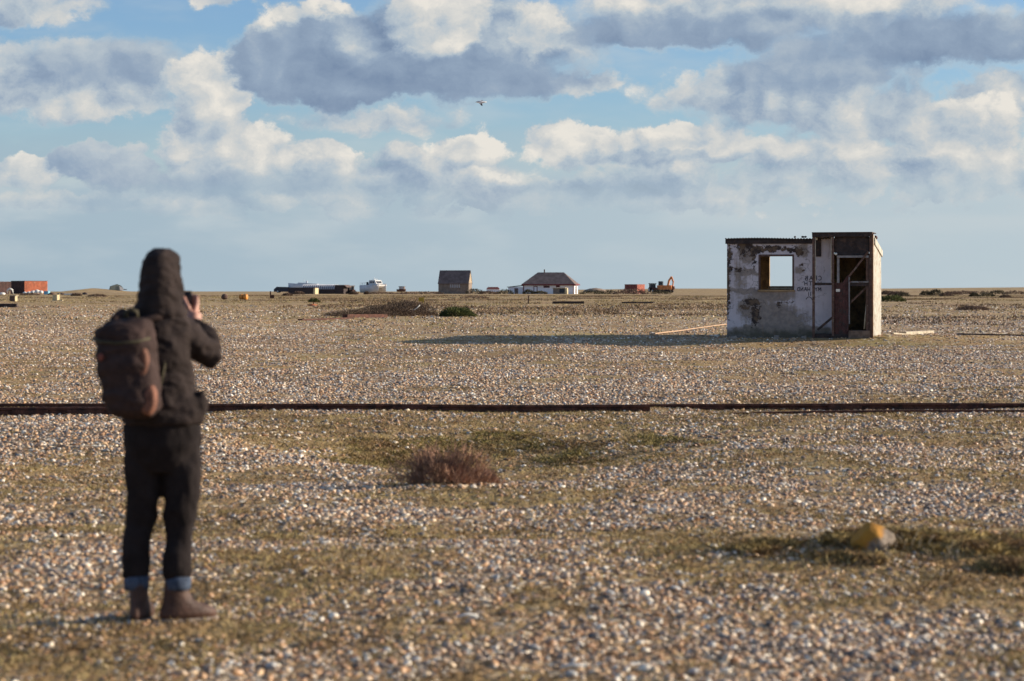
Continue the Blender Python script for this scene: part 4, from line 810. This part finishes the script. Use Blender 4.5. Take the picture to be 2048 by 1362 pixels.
B2 = [(575, 300, 22, 6, heath_m, 'brown scrub at the left foot of the low black shed'), (598, 400, 26, 6, heath_m, 'brown scrub in front of the low black shed wall'), (707, 420, 18, 6, heath_m, 'brown scrub beside the old tractor'), (733, 430, 9, 5, heath_m, 'small round scrub below the catamaran stern'),
      (760, 440, 60, 4, heath_m, 'long low scrub below the catamaran bow'), (840, 440, 110, 4.5, heath_m, 'long brown heather strip left of the gabled hut'), (948, 455, 40, 10, heath_d, 'dark scrub at the right corner of the gabled hut'), (975, 440, 40, 6, heath_m, 'brown scrub between the gabled hut and the white house'),
      (1010, 455, 40, 9, heath_d, 'tall dark scrub at the left end of the white house'), (1056, 455, 22, 9, heath_d, 'dark shrub by the white house door'), (1080, 455, 30, 6, heath_d, 'low shrub under the white house windows'), (1185, 450, 60, 7, heath_d, 'dark scrub right of the white house'), (1212, 440, 50, 8, heath_d, 'rounded scrub between the white house and the red container'),
      (1262, 430, 80, 11, heath_m, 'brown bramble mound hiding the foot of the red container'), (1322, 440, 40, 8, heath_d, 'dark bramble in front of the orange excavator'), (950, 220, 62, 5.5, heath_m, 'low purple brown heather patch in front of the gabled hut'), (152, 300, 22, 5, heath_m, 'small brown tussock below the net heaps'), (195, 260, 40, 5, heath_m, 'wide brown tussock left of the photographer'), (60, 330, 40, 4, heath_m, 'low brown tussock below the red container')]
for px, d, w, hh, m, lb in B2: bpx('scrub', lb, px, d, w, hh, m, 500 if w < 70 else 900, 'scrub')
B3 = [(1772, 380, 22, 7, 'first dark low scrub just right of the shed'), (1790, 330, 30, 7, 'second dark scrub right of the shed'), (1803, 300, 32, 8, 'third dark scrub right of the shed'), (1852, 330, 26, 9, 'tall dark scrub pair left half, right of the shed'), (1871, 325, 30, 12, 'tallest dark scrub mound on the right'), (1893, 310, 30, 6, 'low scrub right of the tallest mound'), (1905, 400, 40, 7, 'far dark scrub behind the tallest mound'),
      (1930, 420, 46, 7, 'far scrub line in the middle of the right field'), (1994, 430, 36, 9, 'dark scrub hump under the skyline on the right'), (2030, 420, 46, 7, 'scrub at the right edge of the frame'), (1948, 260, 20, 8, 'small dark bush in the right field'), (1972, 262, 34, 8, 'broad brown bush in the right field'), (2010, 250, 22, 4, 'flat tussock near the right edge'), (1790, 480, 60, 5, 'faint far scrub beyond the shed'), (1950, 500, 120, 5, 'long far scrub strip on the right skyline')]
for px, d, w, hh, lb in B3: bpx('heath_scrub', lb, px, d, w, hh, heath_m if hh < 8 else heath_d, 500, 'scrub')
bpx('green_scrub', 'green rounded scrub against the right wall of the shed', 1782, 165, 60, 12, green_m, 1500, 'scrub'); bpx('hollow_scrub', 'brown scrub in a hollow right of the shed', 1945, 118, 66, 8, heath_m, 1800, 'scrub')
# skyline mounds
b = MB(600 / FPX); b.ell((0, 0, -2), (26, 30, 9), 16, 7, .05); single(b, 'shingle_mound', mat('far_shingle', (.26, .19, .14), .9, .2, 1), 'small shingle mound on the skyline right of the white house', 'mound', foot(1190, 583, 620))
# ------------------------------------------------------------------ railway track
def rail(name, label, pts, group):
    """old flat-bottomed rail: foot, web and head along a line"""
    prof = [(-.055, 0), (.055, 0), (.055, .012), (.012, .025), (.010, .085), (.032, .095), (.032, .125), (-.032, .125), (-.032, .095), (-.010, .085), (-.012, .025), (-.055, .012)]
    P = [Vector(p) for p in pts]; o0 = P[len(P) // 2]; R = []
    for i, p in enumerate(P):
        t = (P[min(i + 1, len(P) - 1)] - P[max(i - 1, 0)]).normalized(); u = Vector((-t.y, t.x, 0)).normalized()
        R.append([p - o0 + u * a + Vector((0, 0, b)) for a, b in prof])
    b = MB(); b.rings(R, True, False); return single(b, name, rust_m, label, 'rail', o0, group=group)
def pxx(px, d=29.0): return (px - 1024) / FPX * d
def rline(px0, px1, y0, tops):
    out = []; n = 44
    for i in range(n + 1):
        px = px0 + (px1 - px0) * i / n; top = np.interp(px, *zip(*tops))
        out.append((pxx(px, y0), y0 + .02 * math.sin(px / 210), HC - (top - HOR) / FPX * y0 - .125 + .004 * math.sin(px / 90)))
    return out
G_ = 'rails of the abandoned track'
rail('rail', 'far rusty rail of the abandoned track, left stretch behind the photographer', rline(-700, 236, 30.0, [(-700, 806), (236, 807.5)]), G_)
rail('rail', 'near rusty rail of the abandoned track at the left edge', rline(-700, 250, 28.6, [(-700, 814), (250, 815)]), G_)
rail('rail', 'long middle rusty rail of the abandoned track between photographer and shed', rline(405, 1300, 29.2, [(405, 807), (650, 807.5), (1000, 809), (1300, 810)]), G_)
rail('rail', 'far rusty rail of the abandoned track, right stretch below the shed', rline(1281, 2750, 30.0, [(1281, 809), (1500, 807), (2100, 806), (2750, 805)]), G_)
rail('rail', 'near rusty rail of the abandoned track, half buried right stretch', rline(1460, 2750, 28.6, [(1460, 825), (1600, 821.5), (2050, 819.5), (2750, 819)]), G_)

for o_ in [o for o in COL.objects if o.name.split('.')[0] == 'rail' and not o.parent]:
    w0 = o_.location
    for px in (60, 170, 560, 820, 1120, 1420, 1690, 1930):
        yy = w0.y; x = pxx(px, yy); L = [v.co for v in o_.data.vertices]; xs_ = [v.x + w0.x for v in L]
        if not (min(xs_) + .3 < x < max(xs_) - .3): continue
        zt = max(v.z for v in L if abs(v.x + w0.x - x) < .4)
        b = MB(); b.box(x - w0.x - .22, x - w0.x + .22, -.034 + .02 * math.sin(px / 210), -.012, zt - .10, zt - .035, .002); b.build('fishplate', rust_m, o_)

# ------------------------------------------------------------------ the photographer
PD = 10.4; PK = PD / FPX; PX0 = 322.0
foot_z = Tz((PX0 - 1024) * PK, PD)
def pp(px, py, y=0.): return Vector(((px - PX0) * PK, y, (1240 - py) * PK))
def loft(mb, rows, n=20, sq=2.0):
    """rows of (centre px, half-width px, row, depth centre m, half-depth m)"""
    R = []
    for cx, hw, py, yc, yd in rows:
        c = pp(cx, py, yc); r = []
        for j in range(n):
            a = 2 * math.pi * j / n; ca, sa = math.cos(a), math.sin(a)
            r.append(Vector((c.x + hw * PK * math.copysign(abs(ca) ** (2 / sq), ca), c.y + yd * math.copysign(abs(sa) ** (2 / sq), sa), c.z)))
        R.append(r)
    mb.rings(R); return mb
def limb(mb, pts, rad, n=14):
    """tapered limb through points, rounded at both ends"""
    P = [Vector(p) for p in pts]; d0 = (P[0] - P[1]).normalized(); d1 = (P[-1] - P[-2]).normalized()
    P = [P[0] + d0 * rad[0] * .8, P[0] + d0 * rad[0] * .45] + P + [P[-1] + d1 * rad[-1] * .45, P[-1] + d1 * rad[-1] * .8]
    rad = [rad[0] * .35, rad[0] * .85] + list(rad) + [rad[-1] * .85, rad[-1] * .35]
    return mb.tube(P, rad, n)
def vn3(co, sc, seed): return (fbm(co[:, 0] * sc + co[:, 1] * sc * .7, co[:, 2] * sc + co[:, 1] * sc * .45, seed, 3) - .5) * 2
def fuse(mb, name, m, parent, voxel, smooth=6, fold=0., fsc=14, fsq=.45, seed=1):
    """merge overlapping forms into one continuous skin, smooth it and press in soft folds"""
    o = mb.build('tmp', m); r = o.modifiers.new('r', 'REMESH'); r.mode = 'VOXEL'; r.voxel_size = voxel; r.use_smooth_shade = True
    s = o.modifiers.new('s', 'SMOOTH'); s.factor = .5; s.iterations = smooth
    dg = bpy.context.evaluated_depsgraph_get(); me = bpy.data.meshes.new_from_object(o.evaluated_get(dg)); bpy.data.objects.remove(o)
    me.name = name
    if fold:
        n = len(me.vertices); co = np.empty(n * 3); no = np.empty(n * 3); me.vertices.foreach_get('co', co); me.vertices.foreach_get('normal', no); co = co.reshape(-1, 3); no = no.reshape(-1, 3)
        w = co.copy(); w[:, 2] /= fsq; f = 1 - np.abs(vn3(w, fsc, seed)) * 2.2; f = f + .5 * vn3(co, fsc * 2.3, seed + 9)
        me.vertices.foreach_set('co', (co + no * (f * fold)[:, None]).ravel()); me.update()
    me.polygons.foreach_set('use_smooth', np.ones(len(me.polygons), bool)); me.materials.clear(); me.materials.append(m)
    q = bpy.data.objects.new(name, me); COL.objects.link(q); q.parent = parent; return q
skin_m = mat('skin', (.50, .26, .19), .5, .12, 12); coat_m = mat('black_brown_coat', (.034, .0255, .0235), .9, .3, 9, .3, 120, spec=.08)
trouser_m = mat('black_trousers', (.021, .0165, .016), .9, .3, 8, .3, 140, spec=.08); denim_m = mat('blue_denim_turn_up', (.065, .085, .125), .9, .35, 30, .3, 160, spec=.1)
boot_m = mat('brown_leather', (.075, .038, .026), .6, .4, 14, .3, 60); sole_m = mat('tan_sole', (.24, .19, .15), .8, .25, 12)
bag_m = mat('brown_black_bag_cloth', (.044, .028, .025), .85, .3, 12, .3, 90, spec=.12); bag_side = mat('rust_brown_bag_pocket', (.16, .068, .042), .75, .45, 14, .3, 60); trim_m = mat('olive_webbing', (.055, .046, .026), .8, .25, 30)
phone_m = mat('black_phone', (.02, .02, .022), .35, .1)

SHO_R, ELB_R, WRI_R = pp(352, 655, .02), pp(411, 702, .10), pp(371, 646, .27)
SHO_L, ELB_L, WRI_L = pp(248, 655, .02), pp(236, 715, .16), pp(332, 650, .31)
b = MB()                                   # body under the clothes: head, neck, trunk, limbs, hands
loft(b, [(326, 10, 506, .02, .03), (325, 23, 514, .02, .07), (325, 29, 532, .02, .088), (325, 30, 552, .025, .092), (325, 27, 572, .03, .085), (326, 24, 590, .04, .075), (325, 12, 600, .05, .04)])
b.ell(pp(327, 558, .13), (.014, .02, .02), 8, 6); b.ell(pp(327, 574, .122), (.024, .012, .008), 8, 5)
for e in (-1, 1): b.ell(pp(326 + 15 * e, 550, .108), (.012, .01, .008), 8, 5); b.ell(pp(325 + 30 * e, 558, .02), (.010, .02, .028), 8, 5)
loft(b, [(324, 22, 585, .03, .05), (322, 24, 610, .02, .055), (312, 60, 640, .0, .08), (308, 66, 690, .0, .1), (315, 62, 760, .0, .1), (322, 64, 830, .0, .11), (325, 54, 868, .0, .09), (326, 40, 895, .0, .07), (326, 22, 910, 0, .04)])
limb(b, [SHO_R, ELB_R, WRI_R], [.05, .042, .028]); limb(b, [SHO_L, ELB_L, WRI_L], [.05, .042, .028])
limb(b, [pp(290, 920), pp(278, 1050), pp(273, 1150, -.01), pp(276, 1212, .0)], [.06, .046, .036, .036]); limb(b, [pp(360, 920), pp(357, 1050), pp(354, 1150, -.01), pp(347, 1212, .0)], [.06, .046, .036, .036])
b.tube([pp(277, 1225, -.03), pp(283, 1228, .15)], [.04, .03]); b.tube([pp(340, 1225, -.02), pp(400, 1226, .1)], [.04, .03])
PH = pp(340, 596, .345)                      # where the phone is held
def hand(wr, palm, fingers, thumb, r=.0085):
    b.tube([wr, wr.lerp(palm, .4), palm], [.027, .034, .036], 10)
    for ch in fingers: b.tube([palm] + ch, [r * 1.5] + [r * 1.1] * (len(ch) - 1) + [r * .75], 8)
    b.tube(thumb, [r * 1.9, r * 1.4, r * 1.1, r * .8], 8)
pr = pp(370, 624, .30)
hand(WRI_R, pr, [[pr + Vector((.012, .035, .02 + .021 * i)), pr + Vector((-.012, .062, .024 + .021 * i)), pr + Vector((-.055 - .006 * (1.5 - abs(i - 1.5)), .064, .026 + .021 * i))] for i in range(4)], [pr + Vector((-.01, -.015, .0)), pr + Vector((-.025, -.02, .035)), pr + Vector((-.04, .0, .06)), pr + Vector((-.05, .008, .085))])
pl = pp(332, 630, .33)
hand(WRI_L, pl, [[pl + Vector((-.01, .035, .015 + .02 * i)), pl + Vector((.012, .05, .02 + .02 * i)), pl + Vector((.04, .045, .022 + .02 * i))] for i in range(4)], [pl + Vector((.005, -.015, 0)), pl + Vector((.01, -.02, .03)), pl + Vector((.02, -.005, .055)), pl + Vector((.025, .0, .07))])
person = fuse(b, 'person', skin_m, None, .0055, 3); person.location = ((PX0 - 1024) * PK, PD, foot_z - .012)
tag(person, 'person in a dark hooded coat and black trousers seen from behind, holding up a phone', 'person')

b = MB()                                   # hooded coat
loft(b, [(321, 15, 494, .0, .05), (322, 26, 499, .0, .08), (323, 32, 508, .0, .10), (323, 36, 524, .0, .115), (322, 39, 548, .0, .122), (322, 41, 575, .0, .125), (322, 44, 600, -.01, .122), (317, 58, 622, -.01, .115)])
loft(b, [(318, 40, 612, -.01, .09), (306, 72, 634, -.005, .105), (301, 80, 655, -.005, .12), (304, 77, 690, -.005, .13), (310, 73, 730, .0, .13), (316, 72, 765, .0, .135), (324, 80, 800, .0, .145), (326, 82, 822, .0, .148), (325, 80, 836, .0, .148), (325, 74, 841, .0, .13)], 28, 2.3)
limb(b, [SHO_R, pp(383, 676, .05), ELB_R, pp(400, 674, .17), pp(374, 651, .255)], [.078, .07, .066, .058, .046]); limb(b, [SHO_L, ELB_L, WRI_L.lerp(ELB_L, .15)], [.078, .066, .048])
b.ell(pp(403, 800, -.02), (.027, .05, .06), 10, 7)
fuse(b, 'hooded_coat', coat_m, person, .0075, 6, .011, 8, .5, 4)
b = MB()                                   # trousers
loft(b, [(325, 66, 815, 0, .12), (325, 76, 845, 0, .135), (325, 77, 880, 0, .14), (326, 68, 912, 0, .12), (326, 44, 938, 0, .09)])
limb(b, [pp(287, 870), pp(288, 930), pp(288, 980), pp(279, 1045, .01), pp(272, 1100, -.01), pp(273, 1138, -.01)], [.085, .086, .077, .064, .060, .058]); limb(b, [pp(363, 870), pp(363, 930), pp(362, 985), pp(357, 1045, .01), pp(355, 1100, -.01), pp(355, 1138, -.01)], [.085, .086, .080, .067, .061, .060])
fuse(b, 'trousers', trouser_m, person, .0075, 5, .009, 7, 1.3, 8)
for cx, hw in ((273.5, 25), (356.5, 26)):
    b = MB(); loft(b, [(cx, hw - 3, 1140, -.01, .05), (cx, hw, 1145, -.01, .062), (cx, hw + .5, 1158, -.01, .064), (cx, hw, 1170, -.01, .062), (cx, hw - 4, 1173, -.01, .05)]); b.build('turn_up', denim_m, person)
for nm, base, dr in (('boot', pp(277, 1240, -.05), Vector((.12, .99, 0))), ('boot', pp(340, 1240, -.03), Vector((.90, .44, 0)))):
    dr.normalize(); sd_ = Vector((dr.y, -dr.x, 0)); cx = base.copy(); cx.z = 0
    def ring(f, z, hl, hw, n=16): c = cx + dr * f; return [c + dr * (hl * math.cos(2 * math.pi * j / n)) + sd_ * (hw * math.sin(2 * math.pi * j / n)) + Vector((0, 0, z)) for j in range(n)]
    b = MB(); b.rings([ring(.09, .022, .135, .043), ring(.09, .05, .135, .046), ring(.075, .075, .115, .044), ring(.045, .10, .075, .041), ring(.035, .14, .06, .041), ring(.035, .185, .056, .043), ring(.035, .20, .05, .04)]); bo = b.build(nm, boot_m, person)
    b = MB(); b.rings([ring(.09, -.004, .138, .044), ring(.09, .0, .145, .049), ring(.09, .024, .143, .048)]); b.build('sole', sole_m, bo)

# rucksack worn on the back
bag = thing('rucksack', 'dark brown rucksack with rust coloured side pockets on the photographer', 'rucksack', (person.location.x, person.location.y, person.location.z))
YB = -.235
b = MB(); loft(b, [(272, 28, 632, YB + .03, .07), (270, 45, 638, YB + .02, .10), (265, 55, 655, YB, .11), (267, 56, 675, YB, .115), (271, 55, 705, YB, .115), (276, 55, 745, YB, .12), (281, 54, 785, YB, .12), (284, 49, 806, YB, .115), (285, 36, 818, YB, .09), (285, 20, 823, YB, .06)], 28, 2.5)
fuse(b, 'main_bag', bag_m, bag, .0075, 5, .013, 6, .6, 21)
def patch(name, outline, y0, y1, m, bev=.012):
    v0 = [pp(x, y, y0) for x, y in outline]; v1 = [pp(x, y, y1) for x, y in outline]; c = sum(v0, Vector()) / len(v0); n = len(v0)
    b = MB(); b.rings([v1, [q.lerp(c, .02) for q in v0], [q.lerp(c, .30) + Vector((0, -bev, 0)) for q in v0]]); o = b.build(name, m, bag); s = o.modifiers.new('s', 'SUBSURF'); s.levels = s.render_levels = 2; return o
patch('side_pocket', [(290, 700), (312, 672), (320, 690), (326, 730), (300, 770), (286, 775), (280, 740)], YB - .095, YB + .03, bag_side)
patch('side_pocket', [(300, 775), (330, 745), (337, 775), (337, 800), (322, 824), (304, 815), (296, 795)], YB - .10, YB + .03, bag_side)
patch('top_lid', [(222, 643), (266, 632), (306, 643), (318, 664), (266, 673), (208, 666)], YB - .095, YB + .05, bag_m, .012)
b = MB(); b.tube([pp(209, 668, YB - .08), pp(230, 674, YB - .118), pp(262, 677, YB - .122), pp(300, 674, YB - .115), pp(320, 668, YB - .06)], .007, 8); b.build('lid_seam', trim_m, bag)
b = MB(); b.tube([pp(268, 634, YB + .03), pp(268, 617, YB + .02), pp(278, 612, YB + .02), pp(289, 617, YB + .02), pp(289, 634, YB + .03)], .010, 8); b.build('carry_loop', trim_m, bag)
patch('badge', [(222, 696), (236, 695), (236, 712), (222, 713)], YB - .118, YB - .10, mat('rust_badge', (.16, .05, .035), .8, .2), .004)
for pts in ([(240, 632, YB + .06), (250, 618, -.09), (258, 622, .04), (258, 660, .14), (250, 720, .13)], [(296, 634, YB + .06), (336, 624, -.09), (344, 630, .04), (346, 665, .145), (340, 730, .13)]):
    b = MB(); b.tube([pp(*q) for q in pts], .018, 8); b.build('shoulder_strap', bag_m, bag)
b = MB(); b.tube([pp(330, 770, YB + .06), pp(338, 720, -.13), pp(336, 690, -.12)], .008, 6); b.build('compression_strap', trim_m, bag)
ph = thing('phone', 'black phone held up in front of the hooded face', 'phone', person.location + PH); ph.rotation_euler = (0, 0, math.radians(-8))
b = MB(); b.box(-.055, .052, -.005, .005, -.03, .045); b.build('case', phone_m, ph, .003); b = MB(); b.box(-.05, .047, -.0065, -.0053, -.026, .041); b.build('screen', glass_m, ph)

# ------------------------------------------------------------------ foreground plants and rock
hm = mat('dead_heather', (.33, .19, .125), .95, .4, 14)
p = at(888, d=18.1); bush('heather_bush', 'round dead brown heather bush in the foreground', 'bush', p, .33, .24, .27, hm, 5200, .055, up=.9, stems=30, thin=.06, lumpy=1.15)
p = at(952, d=18.3); bush('heather_bush', 'small fringe of brown heather on the right of the round bush', 'bush', p, .20, .16, .12, hm, 1500, .05, up=.7, stems=10, thin=.06, lumpy=1.1)
# lichen rock
bm = bmesh.new(); bmesh.ops.create_icosphere(bm, subdivisions=4, radius=1); cs = np.array([v.co[:] for v in bm.verts]); dn_ = .30 * (fbm(cs[:, 0] * 1.3 + cs[:, 2], cs[:, 1] * 1.3 + cs[:, 2] * .7, 91, 4) - .5) + .10 * (fbm(cs[:, 0] * 5 + 3, cs[:, 2] * 5 + cs[:, 1] * 3, 93, 3) - .5)
cuts = [(Vector([random.gauss(0, 1) for _ in range(3)]).normalized(), random.uniform(.68, .92)) for _ in range(16)]
for v, q in zip(bm.verts, dn_):
    for nn_, dd in cuts:
        e_ = v.co.dot(nn_) - dd
        if e_ > 0: v.co -= nn_ * e_
    v.co = v.co * (1 + q * .6); v.co.x *= .128; v.co.y *= .10; v.co.z *= .125
me = bpy.data.meshes.new('lichen_rock'); bm.to_mesh(me); bm.free(); me.polygons.foreach_set('use_smooth', [True] * len(me.polygons))
rm = bpy.data.materials.new('lichen_rock'); rm.use_nodes = True; N = NT(rm.node_tree); pb = N.n['Principled BSDF']; v = N.new('ShaderNodeTexCoord').outputs['Object']; x, y, z = N.sep(v)
f = N.ss(N.m('ADD', N.m('ADD', z, N.m('MULTIPLY', x, -.8)), N.m('MULTIPLY', N.m('SUBTRACT', N.noise(v, 16, 5, .65), .5), .16)), .012, .055)
N.put(pb.inputs['Base Color'], N.mix(f, N.mix(N.ss(N.noise(v, 30, 4, .6), .4, .6), (.15, .115, .085), (.26, .205, .155)), N.mix(N.noise(v, 25, 3), (.34, .135, .012), (.48, .24, .03)))); pb.inputs['Roughness'].default_value = .9
bp = N.new('ShaderNodeBump'); bp.inputs['Strength'].default_value = .5; bp.inputs['Distance'].default_value = .01; N.put(bp.inputs['Height'], N.noise(v, 40, 5, .6)); N.l.new(bp.outputs[0], pb.inputs['Normal'])
me.materials.append(rm); ro = bpy.data.objects.new('lichen_rock', me); COL.objects.link(ro); ro.location = at(1747, d=12.5) + Vector((0, 0, .018)); tag(ro, 'grey rock capped with yellow orange lichen among moss in the foreground', 'rock')
moss_m = mat('foreground_moss', (.36, .27, .115), .95, .4, 6, spots=((.25, .16, .08), 5, .46, .6))
k = 2600; a = rng.uniform(0, 6.28, k); r = np.sqrt(rng.random(k)); mx_ = 2.35 + r * np.cos(a) * 1.2; my_ = 12.65 + r * np.sin(a) * .62; kq = fbm(mx_ * 3, my_ * 4, 41, 3) > .30 + .32 * r; mx_, my_ = mx_[kq], my_[kq]
tag(blades('moss_cushion', np.stack([mx_, my_, mx_ * 0], -1), .05, .010, moss_m, 1.0, 9, .03), 'mossy turf on the low mound around the lichen rock', 'moss')
dead_m = mat('dead_stalk', (.46, .37, .25), .9, .2, 20)
for i, (px, d, n, hh, lb) in enumerate(((1768, 12.45, 7, .10, 'pale dead grass stalks leaning over the lichen rock'), (1830, 12.5, 9, .09, 'pale dead stalks right of the lichen rock'), (1880, 12.3, 7, .085, 'thin dead stalks at the right part of the moss mound'), (1785, 12.2, 6, .06, 'short dead stalks in front of the lichen rock'))):
    q = at(px, d=d); b = MB()
    for j in range(n):
        x, y = random.uniform(-.10, .10), random.uniform(-.06, .06); l = random.uniform(-.6, .6); h_ = hh * random.uniform(.6, 1.2); z = Tz(q.x + x, q.y + y) - q.z
        b.tube([(x, y, z - .01), (x + l * h_ * .4, y, z + h_ * .6), (x + l * h_, y + .01, z + h_)], [.0022, .0018, .001], 5)
    single(b, 'dead_stalks', dead_m, lb, 'stalks', q)
q = at(2035, d=12.1); bush('moss_bush', 'dark green moss cushion at the right edge of the frame', 'moss', q, .22, .15, .07, moss_m, 3000, .02, up=.6, stems=0, thin=.2)
for i, (px, d, L, a_, lb) in enumerate(((935, 10.3, .05, .2, 'short white quill lying on the shingle in the middle foreground'), (1145, 9.2, .05, -.1, 'white shell fragment on the shingle in the near foreground'))):
    q = at(px, d=d); b = MB(); b.tube([(-L, 0, .022), (0, .01, .03), (L, .0, .026)], [.006, .008, .004], 6); single(b, 'white_fragment', sack_m, lb, 'debris', q, a_)

# ------------------------------------------------------------------ gull
g = thing('gull', 'white gull with a dark wing tip flying below the big cloud', 'gull', foot(961, 205, 70)); kk = 70 / FPX
wht = mat('white_feathers', (.78, .74, .70), .8, .08); gry = mat('grey_feathers', (.30, .28, .28), .8, .15); blk = mat('black_feathers', (.03, .025, .025), .8, .2)
b = MB(kk); b.tube([(-9, 0, 1), (-7, 0, 1.2), (-4, 0, 1.3), (0, 0, .8), (4, 0, .5), (8, 0, .9), (12.5, 0, 1.0)], [.5, 1.4, 2.0, 2.9, 2.3, 1.3, .35], 10); b.build('body', wht, g)
def wing(mb, P, th=.35):
    up = [Vector(p) + Vector((0, 0, th)) for p in P]; n = len(P); mb.add([Vector(p) for p in P] + up, [tuple(range(n)), tuple(range(2 * n - 1, n - 1, -1))] + [(j, (j + 1) % n, (j + 1) % n + n, j + n) for j in range(n)]); return mb
wing(MB(kk), [(-4, -1.5, 1.6), (3, -1.5, 1.2), (2.5, -9, -2.5), (0, -14, -5), (-3.5, -9, -2)]).build('wing', gry, g); wing(MB(kk), [(2.5, -9.1, -2.4), (0, -14.1, -4.9), (1.5, -20, -7.6), (4.5, -22, -8.6), (4, -15, -5.4)]).build('wing_tip', blk, g)
wing(MB(kk), [(-4, 1.5, 1.6), (3, 1.5, 1.4), (3, 10, 3.6), (1, 15, 5), (-3, 9, 3.8)]).build('wing', gry, g); wing(MB(kk), [(3, 10.1, 3.7), (1, 15.1, 5.1), (4, 21, 5.4), (5, 16, 4.6)]).build('wing_tip', blk, g)
b = MB(kk); b.tube([(-9.2, 0, 1), (-11.5, 0, .5)], [.5, .15], 6); b.build('beak', yellow_m, g)
